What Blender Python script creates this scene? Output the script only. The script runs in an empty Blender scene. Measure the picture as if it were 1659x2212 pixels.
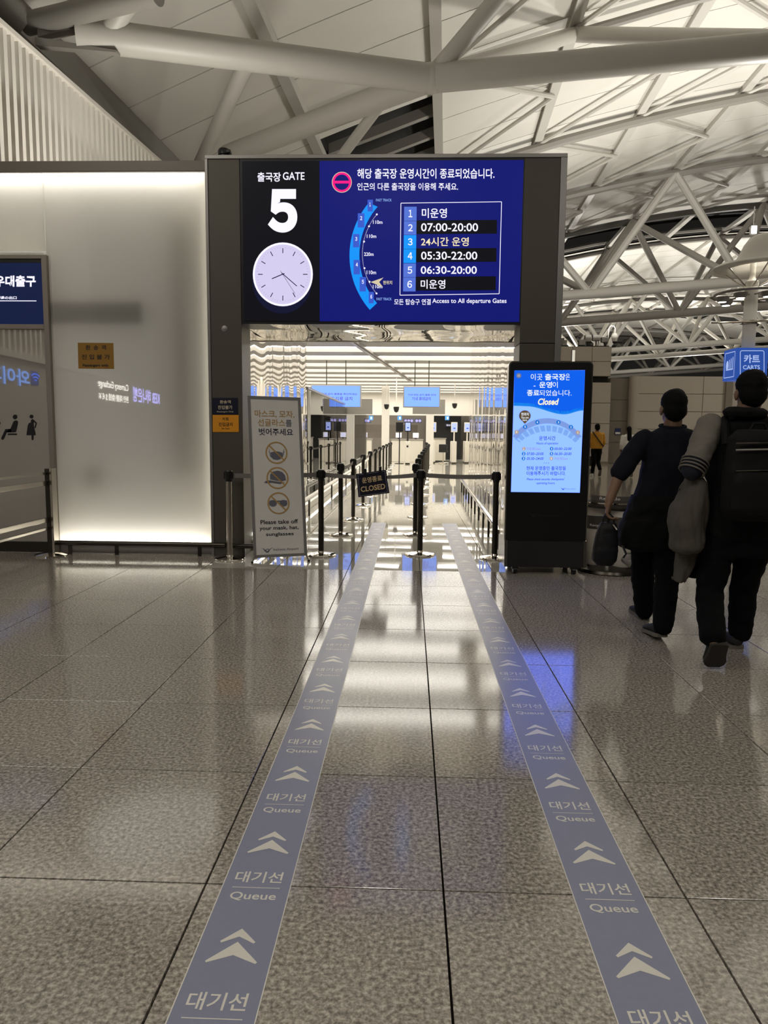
import bpy, bmesh, math, random
from mathutils import Vector, Matrix, noise
random.seed(7)
SC = bpy.context.scene
COL = SC.collection

# ------------------------------------------------------------------ camera
W_, H_ = 1659, 2212
FPX = 1559.745
PITCH, YAW, ROLL = -0.110483, -0.034723, 0.0086646
CAMH = 1.3687
fw = Vector((math.sin(YAW)*math.cos(PITCH), math.cos(YAW)*math.cos(PITCH), math.sin(PITCH)))
r0 = Vector((math.cos(YAW), -math.sin(YAW), 0)); u0 = r0.cross(fw)
rt = math.cos(ROLL)*r0 + math.sin(ROLL)*u0
up = -math.sin(ROLL)*r0 + math.cos(ROLL)*u0
cam_d = bpy.data.cameras.new('camera')
cam_d.sensor_fit = 'VERTICAL'; cam_d.sensor_height = 24.0
cam_d.lens = 24.0*FPX/H_
cam_d.clip_start = 0.05; cam_d.clip_end = 400
cam = bpy.data.objects.new('camera', cam_d); COL.objects.link(cam)
cam.matrix_world = Matrix(((rt.x, up.x, -fw.x, 0), (rt.y, up.y, -fw.y, 0), (rt.z, up.z, -fw.z, CAMH), (0, 0, 0, 1)))
SC.camera = cam

# ------------------------------------------------------------------ world, exposure, lights
wd = bpy.data.worlds.new('night'); SC.world = wd; wd.use_nodes = True
wd.node_tree.nodes['Background'].inputs[0].default_value = (0.9, 0.85, 0.75, 1)
wd.node_tree.nodes['Background'].inputs[1].default_value = 0.012
SC.view_settings.view_transform = 'Standard'; SC.view_settings.look = 'None'
SC.view_settings.exposure = 0.0; SC.view_settings.gamma = 1.0
SC.view_settings.use_curve_mapping = False
WARM = (1.0, 0.965, 0.89)
def area(name, loc, aim, size, power, color=WARM):
    d = bpy.data.lights.new(name, 'AREA'); d.shape = 'DISK'; d.size = size; d.energy = power; d.color = color
    o = bpy.data.objects.new(name, d); COL.objects.link(o); o.location = loc
    o.rotation_euler = (Vector(aim)-Vector(loc)).to_track_quat('-Z', 'Y').to_euler()
    return o
# the hall's indirect lighting: added unseen lamps, no masts, washing the white roof
for k, (lx, ly, lz, pw) in enumerate([(7, -2, 5.6, 400), (-3, -9, 5.6, 330), (15, 28, 5.6, 850), (8.5, 31, 5.6, 620), (10, 20, 5.6, 800),
                                      (24, 16, 5.6, 600), (13, 60, 5.6, 1700), (27, 58, 5.6, 1700), (16, 84, 5.6, 2600), (34, 88, 5.6, 2600), (-4.2, 13.0, 4.5, 175)]):
    area('hall_fill_up', (lx, ly, lz), (lx, ly, 20), 1.2, pw)
# unseen fill lamps added overhead; the wide one brightens the left wall
for lx, ly, pw in [(-0.4, -3.5, 130), (4.5, -3.5, 125), (-5.6, 0.3, 190), (17, 8, 300), (20, 24, 500)]:
    area('hall_fill_down', (lx, ly, 7.6), (lx, ly, 0), 3.2 if lx < -5 else 0.7, pw)

area('mast_lamp_light', (6.55, 13.8, 4.72), (6.6, 13.8, 9), 0.5, 34, (1.0, 0.97, 0.9))
# ------------------------------------------------------------------ pixel helpers (real points on real planes)
def ray(x, y): return fw + rt*((x-829.5)/FPX) - up*((y-1106)/FPX)
CAM = Vector((0, 0, CAMH))
def P(x, y, Y):
    d = ray(x, y); return CAM + d*(Y/d.y)
def FL(x, y, z=0.0):
    d = ray(x, y); return CAM + d*((z-CAMH)/d.z)
def crop(x0, y0, s): return lambda a: [(x0+s*q[0], y0+s*q[1]) for q in a]

# ------------------------------------------------------------------ materials
def lin(c):
    c = c/255.0
    return c/12.92 if c <= 0.04045 else ((c+0.055)/1.055)**2.4
def L3(c): return (lin(c[0]), lin(c[1]), lin(c[2]), 1)
MATS = {}
def mat(name, rgb, rough=0.5, metal=0.0, spec=0.5, noise_amt=0.0, noise_scale=20.0, alpha=None, trans=0.0, ior=1.5, coat=0.0, bump=0.0):
    if name in MATS: return MATS[name]
    m = bpy.data.materials.new(name); m.use_nodes = True
    nt = m.node_tree; b = nt.nodes['Principled BSDF']
    b.inputs['Base Color'].default_value = L3(rgb); b.inputs['Roughness'].default_value = rough
    b.inputs['Metallic'].default_value = metal; b.inputs['Specular IOR Level'].default_value = spec
    b.inputs['IOR'].default_value = ior; b.inputs['Transmission Weight'].default_value = trans
    b.inputs['Coat Weight'].default_value = coat
    if noise_amt or bump:
        tc = nt.nodes.new('ShaderNodeTexCoord'); n = nt.nodes.new('ShaderNodeTexNoise')
        n.inputs['Scale'].default_value = noise_scale; n.inputs['Detail'].default_value = 4
        nt.links.new(tc.outputs['Object'], n.inputs['Vector'])
        if noise_amt:
            mr = nt.nodes.new('ShaderNodeMapRange'); mr.inputs[3].default_value = 1-noise_amt; mr.inputs[4].default_value = 1+noise_amt
            nt.links.new(n.outputs['Fac'], mr.inputs[0])
            mx = nt.nodes.new('ShaderNodeVectorMath'); mx.operation = 'SCALE'
            mx.inputs[0].default_value = L3(rgb)[:3]; nt.links.new(mr.outputs[0], mx.inputs['Scale'])
            nt.links.new(mx.outputs[0], b.inputs['Base Color'])
        if bump:
            bp = nt.nodes.new('ShaderNodeBump'); bp.inputs['Strength'].default_value = bump; bp.inputs['Distance'].default_value = 0.01
            nt.links.new(n.outputs['Fac'], bp.inputs['Height']); nt.links.new(bp.outputs[0], b.inputs['Normal'])
    MATS[name] = m; return m
def emis(name, rgb, st=1.0):
    if name in MATS: return MATS[name]
    m = bpy.data.materials.new(name); m.use_nodes = True; nt = m.node_tree
    b = nt.nodes['Principled BSDF']; b.inputs['Base Color'].default_value = (0.02, 0.02, 0.02, 1); b.inputs['Roughness'].default_value = 0.3; b.inputs['Specular IOR Level'].default_value = 0.12
    b.inputs['Emission Color'].default_value = L3(rgb); b.inputs['Emission Strength'].default_value = st
    MATS[name] = m; return m
def emis_raw(name, col, st=1.0):
    m = emis(name, (0, 0, 0), st); m.node_tree.nodes['Principled BSDF'].inputs['Emission Color'].default_value = (*col, 1); return m
def granite(name, tones, scale, rough, ior=1.5, joint=None, var=0.06):
    m = bpy.data.materials.new(name); m.use_nodes = True; nt = m.node_tree; b = nt.nodes['Principled BSDF']
    N = nt.nodes.new; K = nt.links.new
    g = N('ShaderNodeNewGeometry'); n = N('ShaderNodeTexNoise'); n.inputs['Scale'].default_value = scale; n.inputs['Detail'].default_value = 3; n.inputs['Roughness'].default_value = 0.65
    K(g.outputs['Position'], n.inputs['Vector'])
    cr = N('ShaderNodeValToRGB'); e = cr.color_ramp.elements
    e[0].position = 0.34; e[0].color = L3(tones[0]); e[1].position = 0.66; e[1].color = L3(tones[2])
    q = cr.color_ramp.elements.new(0.5); q.color = L3(tones[1])
    K(n.outputs['Fac'], cr.inputs[0])
    oi = N('ShaderNodeObjectInfo'); mr = N('ShaderNodeMapRange'); mr.inputs[3].default_value = 1-var; mr.inputs[4].default_value = 1+var
    K(oi.outputs['Random'], mr.inputs[0])
    vm = N('ShaderNodeVectorMath'); vm.operation = 'SCALE'; K(cr.outputs[0], vm.inputs[0]); K(mr.outputs[0], vm.inputs['Scale'])
    K(vm.outputs[0], b.inputs['Base Color'])
    if joint:
        # the same joint grid beyond where single tiles can be told apart
        sp = N('ShaderNodeSeparateXYZ'); K(g.outputs['Position'], sp.inputs[0]); last = None
        for ax, off in ((0, joint[0]), (1, joint[1])):
            a = N('ShaderNodeMath'); a.operation = 'SUBTRACT'; K(sp.outputs[ax], a.inputs[0]); a.inputs[1].default_value = off
            p = N('ShaderNodeMath'); p.operation = 'PINGPONG'; K(a.outputs[0], p.inputs[0]); p.inputs[1].default_value = 0.36
            l = N('ShaderNodeMath'); l.operation = 'LESS_THAN'; K(p.outputs[0], l.inputs[0]); l.inputs[1].default_value = 0.004
            if last:
                x = N('ShaderNodeMath'); x.operation = 'MAXIMUM'; K(last.outputs[0], x.inputs[0]); K(l.outputs[0], x.inputs[1]); last = x
            else: last = l
        mx = N('ShaderNodeMix'); mx.data_type = 'RGBA'; K(last.outputs[0], mx.inputs['Factor']); K(vm.outputs[0], mx.inputs['A']); mx.inputs['B'].default_value = (0.03, 0.028, 0.025, 1)
        K(mx.outputs['Result'], b.inputs['Base Color'])
    b.inputs['Roughness'].default_value = rough; b.inputs['IOR'].default_value = ior
    n2 = N('ShaderNodeTexNoise'); n2.inputs['Scale'].default_value = 1.1; n2.inputs['Detail'].default_value = 2; K(g.outputs['Position'], n2.inputs['Vector'])
    bp = N('ShaderNodeBump'); bp.inputs['Strength'].default_value = 0.06; bp.inputs['Distance'].default_value = 0.02; K(n2.outputs['Fac'], bp.inputs['Height'])
    K(bp.outputs[0], b.inputs['Normal'])
    MATS[name] = m; return m
TX0, TY0, TS = -0.60217, 2.03663, 0.72
M_GRAN = granite('granite', ((98, 92, 84), (146, 139, 129), (190, 182, 170)), 72, 0.10, ior=1.75, var=0.05)
M_GRANF = granite('granite_far', ((120, 114, 105), (146, 139, 129), (172, 165, 154)), 40, 0.11, ior=1.7, joint=(TX0, TY0))
M_POL = granite('polished_stone', ((172, 168, 158), (190, 186, 176), (204, 200, 190)), 60, 0.025, ior=1.75, var=0.02)
M_POLF = granite('polished_stone_far', ((172, 168, 158), (190, 186, 176), (204, 200, 190)), 30, 0.03, ior=1.75, joint=(TX0, TY0), var=0.0)
M_GROUT = mat('grout', (30, 28, 25), 0.9, spec=0.1)
M_STRIP = mat('blue_floor_film', (132, 135, 156), 0.3, ior=1.45, spec=0.35, noise_amt=0.05, noise_scale=60)
M_PRINT = mat('pale_print', (214, 210, 200), 0.3)
M_BRONZE = mat('bronze_cladding', (88, 83, 74), 0.42, metal=0.35, noise_amt=0.03, noise_scale=3)
M_TRIM = mat('satin_trim', (150, 146, 142), 0.35, metal=0.7)
M_STEEL = mat('brushed_steel', (196, 190, 180), 0.22, metal=1.0, noise_amt=0.04, noise_scale=40)
M_DSTEEL = mat('dark_steel', (70, 66, 60), 0.28, metal=0.9)
M_CHROME = mat('polished_steel', (225, 220, 212), 0.06, metal=1.0)
M_MIRROR = mat('mirror_cladding', (214, 209, 200), 0.035, metal=1.0)
M_BLACK = mat('black_plastic', (16, 16, 17), 0.35)
M_BLACKM = mat('black_matt', (13, 13, 14), 0.7)
M_KBASE = mat('kiosk_base', (36, 35, 36), 0.4)
M_BELT = mat('grey_webbing', (118, 114, 110), 0.75, noise_amt=0.1, noise_scale=120)
M_ROOF = mat('white_roof_panel', (212, 208, 199), 0.55, noise_amt=0.035, noise_scale=0.8)
M_TUBE = mat('white_painted_steel', (192, 188, 180), 0.45, noise_amt=0.03, noise_scale=2)
M_TUBED = mat('grey_painted_steel', (140, 136, 129), 0.45)
M_SEAM = mat('roof_seam', (34, 32, 29), 0.8)
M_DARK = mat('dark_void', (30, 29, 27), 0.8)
M_FIN = mat('white_fin', (222, 216, 206), 0.4)
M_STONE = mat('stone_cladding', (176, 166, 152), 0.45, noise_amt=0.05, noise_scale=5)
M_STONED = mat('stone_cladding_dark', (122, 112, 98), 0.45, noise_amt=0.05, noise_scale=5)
M_WHITE = mat('white_paint', (226, 222, 214), 0.5)
M_CAB = mat('white_enamel', (222, 217, 206), 0.3)
M_GREYP = mat('grey_panel', (150, 146, 140), 0.4)
M_LED_OFF = emis('led_black', (3, 4, 14)); M_LED_BLUE = emis('led_blue', (8, 18, 112))
M_LED_W = emis('led_white', (238, 236, 255), 1.15); M_LED_CY = emis('led_cyan', (14, 150, 252)); M_LED_MID = emis('led_mid_blue', (58, 92, 205))
M_LED_PALE = emis('led_pale_blue', (150, 190, 255)); M_LED_CREAM = emis('led_cream', (250, 232, 190)); M_LED_TAN = emis('led_tan', (214, 200, 168))
M_LED_PINK = emis('led_pink', (255, 20, 130), 1.1); M_LED_FACE = emis('led_lilac', (214, 206, 240)); M_LED_INK = emis('led_ink', (18, 24, 60))
M_LED_NAVY = emis('led_navy', (9, 24, 62)); M_LED_TEAL = emis('led_indigo_shadow', (10, 14, 46)); M_LED_TICK = emis('led_grey_tick', (165, 158, 195))
def frosted():
    m = bpy.data.materials.new('frosted_glass'); m.use_nodes = True; nt = m.node_tree
    b = nt.nodes['Principled BSDF']; o = nt.nodes['Material Output']
    nt.nodes.remove(b)
    t = nt.nodes.new('ShaderNodeBsdfTranslucent'); t.inputs[0].default_value = (0.70, 0.69, 0.655, 1)
    d = nt.nodes.new('ShaderNodeBsdfDiffuse'); d.inputs[0].default_value = (0.6, 0.585, 0.55, 1)
    a = nt.nodes.new('ShaderNodeMixShader'); a.inputs[0].default_value = 0.25
    g = nt.nodes.new('ShaderNodeBsdfGlossy'); g.inputs['Roughness'].default_value = 0.0
    fr = nt.nodes.new('ShaderNodeFresnel'); fr.inputs[0].default_value = 1.95
    x = nt.nodes.new('ShaderNodeMixShader')
    K = nt.links.new
    K(t.outputs[0], a.inputs[1]); K(d.outputs[0], a.inputs[2]); K(fr.outputs[0], x.inputs[0]); K(a.outputs[0], x.inputs[1]); K(g.outputs[0], x.inputs[2]); K(x.outputs[0], o.inputs[0])
    MATS['frosted'] = m; return m
M_FROST = frosted()
def glass(name, tint, refl, rough=0.0):
    m = bpy.data.materials.new(name); m.use_nodes = True; nt = m.node_tree
    nt.nodes.remove(nt.nodes['Principled BSDF']); o = nt.nodes['Material Output']; K = nt.links.new
    t = nt.nodes.new('ShaderNodeBsdfTransparent'); t.inputs[0].default_value = tint
    g = nt.nodes.new('ShaderNodeBsdfGlossy'); g.inputs['Roughness'].default_value = rough
    f = nt.nodes.new('ShaderNodeFresnel'); f.inputs[0].default_value = refl
    x = nt.nodes.new('ShaderNodeMixShader'); K(f.outputs[0], x.inputs[0]); K(t.outputs[0], x.inputs[1]); K(g.outputs[0], x.inputs[2]); K(x.outputs[0], o.inputs[0])
    MATS[name] = m; return m
M_GLASS = glass('partition_glass', (0.93, 0.94, 0.92, 1), 1.6)
M_DOORG = mat('smoked_mirror_glass', (186, 182, 176), 0.0, metal=0.6)

# ------------------------------------------------------------------ mesh builder
ORG = {}
class MB:
    def __init__(s): s.v = []; s.f = []
    def add(s, vs, fs):
        k = len(s.v); s.v += [tuple(v) for v in vs]; s.f += [tuple(i+k for i in f) for f in fs]; return s
    def box(s, x0, y0, z0, x1, y1, z1, c=0.0):
        if c <= 0:
            v = [(x, y, z) for z in (z0, z1) for y in (y0, y1) for x in (x0, x1)]
            return s.add(v, [(0, 2, 3, 1), (4, 5, 7, 6), (0, 1, 5, 4), (2, 6, 7, 3), (0, 4, 6, 2), (1, 3, 7, 5)])
        bm = bmesh.new(); bmesh.ops.create_cube(bm, size=1)
        for w in bm.verts: w.co = Vector(((x0+x1)/2+w.co.x*(x1-x0), (y0+y1)/2+w.co.y*(y1-y0), (z0+z1)/2+w.co.z*(z1-z0)))
        bmesh.ops.bevel(bm, geom=bm.edges[:], offset=c, segments=2, affect='EDGES', profile=0.5)
        bm.verts.index_update()
        s.add([w.co for w in bm.verts], [[w.index for w in f.verts] for f in bm.faces]); bm.free(); return s
    def rings(s, rs, cap=True, close=False):
        n = len(rs[0]); k = len(s.v)
        for r in rs: s.v += [tuple(p) for p in r]
        m = len(rs)
        for i in range(m if close else m-1):
            a = k+i*n; b = k+((i+1) % m)*n
            for j in range(n): s.f.append((a+j, a+(j+1) % n, b+(j+1) % n, b+j))
        if cap and not close:
            s.f.append(tuple(k+j for j in reversed(range(n)))); s.f.append(tuple(k+(m-1)*n+j for j in range(n)))
        return s
    def tube(s, pts, r, n=10, r1=None):
        pts = [Vector(p) for p in pts]; rs = []
        m = len(pts); prev = None
        for i, p in enumerate(pts):
            t = (pts[min(i+1, m-1)]-pts[max(i-1, 0)]).normalized()
            if prev is None:
                a = Vector((0, 0, 1)) if abs(t.z) < 0.9 else Vector((1, 0, 0))
                u = t.cross(a).normalized()
            else: u = (prev - t*prev.dot(t)).normalized()
            prev = u; w = t.cross(u)
            rr = r if r1 is None else r+(r1-r)*i/(m-1)
            rs.append([p+(u*math.cos(q)+w*math.sin(q))*rr for q in [2*math.pi*j/n for j in range(n)]])
        return s.rings(rs)
    def lathe(s, prof, c=(0, 0, 0), n=24):
        c = Vector(c)
        return s.rings([[c+Vector((max(r, 1e-4)*math.cos(2*math.pi*j/n), max(r, 1e-4)*math.sin(2*math.pi*j/n), z)) for j in range(n)] for r, z in prof])
    def poly(s, pts): return s.add(pts, [tuple(range(len(pts)))])
    def prism(s, pts, d):
        n = len(pts); d = Vector(d)
        s.add([Vector(p) for p in pts]+[Vector(p)+d for p in pts], [tuple(range(n)), tuple(reversed(range(n, 2*n)))]+[(j, n+j, n+(j+1) % n, (j+1) % n) for j in range(n)])
        return s
    def xf(s, M):
        s.v = [tuple(M @ Vector(p)) for p in s.v]; return s
    def build(s, name, m, parent=None, smooth=False, **props):
        me = bpy.data.meshes.new(name); off = ORG.get(parent.name, Vector()) if parent else Vector()
        me.from_pydata([Vector(p)-off for p in s.v], [], s.f); me.materials.append(m)
        bm = bmesh.new(); bm.from_mesh(me); bmesh.ops.recalc_face_normals(bm, faces=bm.faces[:]); bm.to_mesh(me); bm.free()
        if smooth: smooth_mesh(me)
        return link(name, me, parent, **props)
def smooth_mesh(me, ang=40):
    me.polygons.foreach_set('use_smooth', [True]*len(me.polygons))
    me.set_sharp_from_angle(angle=math.radians(ang))
def link(name, me, parent=None, **props):
    o = bpy.data.objects.new(name, me); COL.objects.link(o)
    if parent: o.parent = parent; ORG[o.name] = ORG.get(parent.name, Vector()).copy()
    for k, v in props.items(): o[k] = v
    return o
def thing(name, label, cat, loc=(0, 0, 0), group=None):
    o = bpy.data.objects.new(name, None); COL.objects.link(o); o.location = loc; o.empty_display_size = 0.1
    ORG[o.name] = Vector(loc); o['label'] = label; o['category'] = cat
    if group: o['group'] = group
    return o
def struct(name, label=None):
    o = bpy.data.objects.new(name, None); COL.objects.link(o); o['kind'] = 'structure'; ORG[o.name] = Vector()
    if label: o['label'] = label
    return o
def tree_copy(src, loc, label, group=None):
    def cp(o, par):
        c = o.copy(); COL.objects.link(c); c.parent = par
        for ch in o.children: cp(ch, c)
        return c
    r = cp(src, None); r.location = loc; r['label'] = label; ORG[r.name] = Vector(loc)
    if group: r['group'] = group
    return r

# ------------------------------------------------------------------ lettering
TCACHE = {}
def glyphs(body, bold=0.0, shear=0.0):
    if len(body) == 1 and body.isdigit(): body = chr(ord(body)+0xFEE0); bold += 0.012
    k = (body, bold, shear)
    if k not in TCACHE:
        c = bpy.data.curves.new('t', 'FONT'); c.body = body; c.offset = bold; c.resolution_u = 10 if body == '\uff15' else 3; c.shear = shear
        o = bpy.data.objects.new('t', c); me = bpy.data.meshes.new_from_object(o)
        vs = [v.co.copy() for v in me.vertices]; fs = [tuple(p.vertices) for p in me.polygons]
        bpy.data.objects.remove(o); bpy.data.curves.remove(c); bpy.data.meshes.remove(me)
        xs = [v.x for v in vs]; ys = [v.y for v in vs]
        TCACHE[k] = ([((v.x-min(xs))/(max(xs)-min(xs)), (v.y-min(ys))/(max(ys)-min(ys))) for v in vs], fs)
    return TCACHE[k]
def text_uv(mb, body, fn, bold=0.0, shear=0.0):
    """place glyphs by a map from the unit square (u right, v up) to space"""
    vs, fs = glyphs(body, bold, shear)
    return mb.add([fn(u, v) for u, v in vs], fs)
def quad(p00, p10, p11, p01):
    a, b, c, d = map(Vector, (p00, p10, p11, p01))
    return lambda u, v: a*(1-u)*(1-v)+b*u*(1-v)+c*u*v+d*(1-u)*v
def wall_text(mb, body, box, Y, cr, bold=0.02, shear=0.0):
    x0, y0, x1, y1 = box
    q = cr([(x0, y1), (x1, y1), (x1, y0), (x0, y0)])
    return text_uv(mb, body, quad(*[P(a, b, Y) for a, b in q]), bold, shear)
def wall_poly(mb, pts, Y, cr): return mb.poly([P(a, b, Y) for a, b in cr(pts)])
def disc(c, rx, ry=None, n=28, a0=0, a1=360):
    ry = ry or rx
    return [(c[0]+rx*math.cos(math.radians(a0+(a1-a0)*i/n)), c[1]+ry*math.sin(math.radians(a0+(a1-a0)*i/n))) for i in range(n if a1-a0 >= 360 else n+1)]
def ring_pts(mb, c, ro, ri, Y, cr, n=32, ky=1.0):
    for i in range(n):
        a = 2*math.pi*i/n; b = 2*math.pi*(i+1)/n
        wall_poly(mb, [(c[0]+ro*math.cos(a), c[1]+ky*ro*math.sin(a)), (c[0]+ro*math.cos(b), c[1]+ky*ro*math.sin(b)), (c[0]+ri*math.cos(b), c[1]+ky*ri*math.sin(b)), (c[0]+ri*math.cos(a), c[1]+ky*ri*math.sin(a))], Y, cr)
def line_pts(a, b, w):
    d = Vector((b[0]-a[0], b[1]-a[1])); n = Vector((-d.y, d.x)).normalized()*w/2
    return [(a[0]+n.x, a[1]+n.y), (b[0]+n.x, b[1]+n.y), (b[0]-n.x, b[1]-n.y), (a[0]-n.x, a[1]-n.y)]
def logo_polys(c, s):
    """the airport's winged spiral mark, drawn in unit strokes: two wings and a curl"""
    out = []
    def stroke(f, n, w0, w1):
        pts = [f(i/n) for i in range(n+1)]
        for i in range(n):
            w = (w0+(w1-w0)*i/n)*s
            out.append(line_pts((c[0]+s*pts[i][0], c[1]+s*pts[i][1]), (c[0]+s*pts[i+1][0], c[1]+s*pts[i+1][1]), max(w, 0.02*s)))
    stroke(lambda t: (-1.0+0.55*t, -0.35+0.5*t*t), 6, 0.06, 0.16)
    stroke(lambda t: (-0.62+0.25*t, -0.3+0.5*t), 5, 0.05, 0.12)
    stroke(lambda t: (0.42*math.cos(math.radians(200-500*t))*(1-0.55*t), 0.1+0.42*math.sin(math.radians(200-500*t))*(1-0.55*t)*0.9), 22, 0.17, 0.1)
    stroke(lambda t: (0.1+0.95*t, 0.45-0.85*math.sqrt(t)), 8, 0.18, 0.05)
    return out

# ================================================================== FLOOR
floor = struct('floor')
MB().add([(-12, -14, -0.02), (60, -14, -0.02), (60, 120, -0.02), (-12, 120, -0.02)], [(0, 1, 2, 3)]).build('slab', M_GROUT, floor)
def tile_mesh(m):
    g, c, h = 0.0032, 0.0006, -0.016
    a = TS/2-g; b = a-c
    v = [(-b, -b, 0), (b, -b, 0), (b, b, 0), (-b, b, 0), (-a, -a, -c), (a, -a, -c), (a, a, -c), (-a, a, -c), (-a, -a, h), (a, -a, h), (a, a, h), (-a, a, h)]
    f = [(0, 1, 2, 3)]+[(4+i, 4+(i+1) % 4, (i+1) % 4, i) for i in range(4)]+[(8+i, 8+(i+1) % 4, 4+(i+1) % 4, 4+i) for i in range(4)]
    me = bpy.data.meshes.new('tile'); me.from_pydata(v, [], f); me.materials.append(m); return me
tg, tp = tile_mesh(M_GRAN), tile_mesh(M_POL)
built = set()
for v in range(-3, 14):
    yc = TY0+TS*(v+0.5); lim = 0.56*(yc+0.4)+0.35
    for u in range(-14, 14):
        xc = TX0+TS*(u+0.5)
        inside = v >= 7 and -2 <= u <= 2
        if not inside and (v >= 8 and u < 3 or xc-0.034*yc*0 < -lim or xc > lim): continue
        if inside and v > 12: continue
        o = link('tile', tp if inside else tg, floor); o.location = (xc, yc, 0); built.add((u, v))
# the floor farther off, where single tiles can no longer be picked out
mbo, mbi = MB(), MB()
def cell(mb, u0, v0, u1, v1):
    mb.add([(TX0+TS*a, TY0+TS*b, -0.001) for a, b in ((u0, v0), (u1, v0), (u1, v1), (u0, v1))], [(0, 1, 2, 3)])
for v in range(-3, 14):
    for u in range(-14, 40):
        if (u, v) not in built: cell(mbi if (v >= 8 and u < 3) else mbo, u, v, u+1, v+1)
cell(mbo, -14, -22, 40, -3); cell(mbo, 5, 14, 80, 160); cell(mbi, -20, 14, 5, 60)
mbo.build('distant_tile', M_GRANF, floor, kind='stuff'); mbi.build('distant_polished_tile', M_POLF, floor, kind='stuff')

# queue strips on the floor
def queue_strip(x0, x1, ybase, label):
    cx = (x0+x1)/2; w = x1-x0
    t = thing('floor_queue_strip', label, 'floor strip', (cx, 1.0, 0), 'blue queue strips on the floor')
    MB().box(x0, 0.75, 0.0002, x1, 10.85, 0.0012).build('film', M_STRIP, t)
    e = MB()
    for x in (x0, x1): e.box(x-0.0015, 0.75, 0.0002, x+0.0015, 10.85, 0.0014)
    e.build('edge_line', M_PRINT, t)
    z = 0.0017; lo = MB(); ch = MB(); me1 = me2 = None
    org = ORG[t.name]
    for k in range(-2, 18):
        y = ybase+0.489*k
        if me1 is None:
            text_uv(lo, 'Queue', lambda a, b: Vector((cx-0.069+0.137*a, y-0.008+0.040*b, z)), 0.012)
            text_uv(lo, '대기선', lambda a, b: Vector((cx-0.074+0.146*a, y+0.078+0.055*b, z)), 0.012)
            lo.add([(cx-0.072, y+0.052, z), (cx+0.072, y+0.052, z), (cx+0.072, y+0.055, z), (cx-0.072, y+0.055, z)], [(0, 1, 2, 3)])
            o1 = lo.build('lettering', M_PRINT, t)
            def chev(yt, yw, xw, th): return [(cx-xw, y+yw, z), (cx, y+yt, z), (cx+xw, y+yw, z), (cx+xw-0.004, y+yw-0.006, z), (cx, y+yt-th, z), (cx-xw+0.004, y+yw-0.006, z)]
            def chevf(p): ch.add(p, [(0, 1, 4, 5), (1, 2, 3, 4)])
            chevf(chev(-0.179, -0.252, 0.068, 0.05)); chevf(chev(-0.127, -0.178, 0.048, 0.032))
            o2 = ch.build('chevron', M_PRINT, t); y00 = y
        else: pass
        if me1 is None: me1, me2 = o1.data, o2.data
        else:
            for nm, me in (('lettering', me1), ('chevron', me2)):
                o = link(nm, me, t); o.location = (0, y-y00, 0)
queue_strip(-0.549, -0.343, 1.968, 'long blue-grey floor strip with white arrows, left of the gate centre line, leading toward the hanging closed sign')
queue_strip(0.503, 0.712, 1.962, 'long blue-grey floor strip with white arrows, leading to the gate beside the black display kiosk')

# ================================================================== ROOF (hall axes turned 2.9 degrees)
A = math.radians(2.867)
def Hp(x, y, z): return Vector((x*math.cos(A)+y*math.sin(A), -x*math.sin(A)+y*math.cos(A), z))
def zr(x): return 16.395-0.00633*(24.47-x)**2
ceil = struct('ceiling')
edges = [-8.33, -4.55, -0.49, 3.6, 7.7, 11.8, 15.9, 20.0, 24.1, 28.2, 32.3, 36.4]
PR = 2.08
y_rows = [12.746+PR*k for k in range(18)]
def panel_bm(xa, xb, y0, y1, g=0.036):
    mb = MB(); xs = [xa+g+(xb-xa-2*g)*i/4 for i in range(5)]
    lo = [[Hp(x, y, zr(x)) for x in xs] for y in (y0+g*0.55, y1-g*0.55)]; hi = [[p+Vector((0, 0, 0.05)) for p in r] for r in lo]
    for i in range(4):
        mb.add([lo[0][i], lo[0][i+1], lo[1][i+1], lo[1][i]], [(0, 1, 2, 3)])
    rim = lo[0]+lo[1][::-1]; rh = hi[0]+hi[1][::-1]; n = len(rim)
    mb.add(rim+rh, [(j, (j+1) % n, n+(j+1) % n, n+j) for j in range(n)])
    return mb
for i in range(len(edges)-1):
    first = None
    for y in y_rows:
        if i == 1 and y > 25: continue
        if first is None:
            first = panel_bm(edges[i], edges[i+1], y, y+PR).build('panel', M_ROOF, ceil); yb = y
        else:
            o = link('panel', first.data, ceil); o.location = Hp(0, y-yb, 0)
# dark backing seen in the open joints, and the roof overhead behind the camera
mb = MB()
xs = [-8.33+1.0*i for i in range(62)]
def sheet(mb, xs, y0, y1, dz):
    for a, b in zip(xs, xs[1:]): mb.add([Hp(a, y0, zr(a)+dz), Hp(b, y0, zr(b)+dz), Hp(b, y1, zr(b)+dz), Hp(a, y1, zr(a)+dz)], [(0, 1, 2, 3)])
sheet(mb, xs, 10, 25.2, 0.12); sheet(mb, xs[8:], 25.2, 50.2, 0.12); sheet(mb, xs[:5], 25.2, 50.2, 0.12); mb.build('backing', M_SEAM, ceil)
mb = MB(); sheet(mb, xs, -14, 12.74, 0.0); mb.build('overhead_panel', M_ROOF, ceil); mb = MB()
k = 0
for y in [57.8+2.1*q for q in range(16)]+[98+2.1*q for q in range(12)]:
    for a, b in zip(edges[3:], edges[4:]+[40.5, 44.6]):
        p = panel_bm(a, b, y, y+2.1, 0.05); mb.add(p.v, p.f)
mb.build('distant_panel', M_ROOF, ceil, kind='stuff')
mb = MB(); sheet(mb, xs, 57.6, 124, 0.14); mb.build('distant_backing', M_SEAM, ceil)
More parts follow.
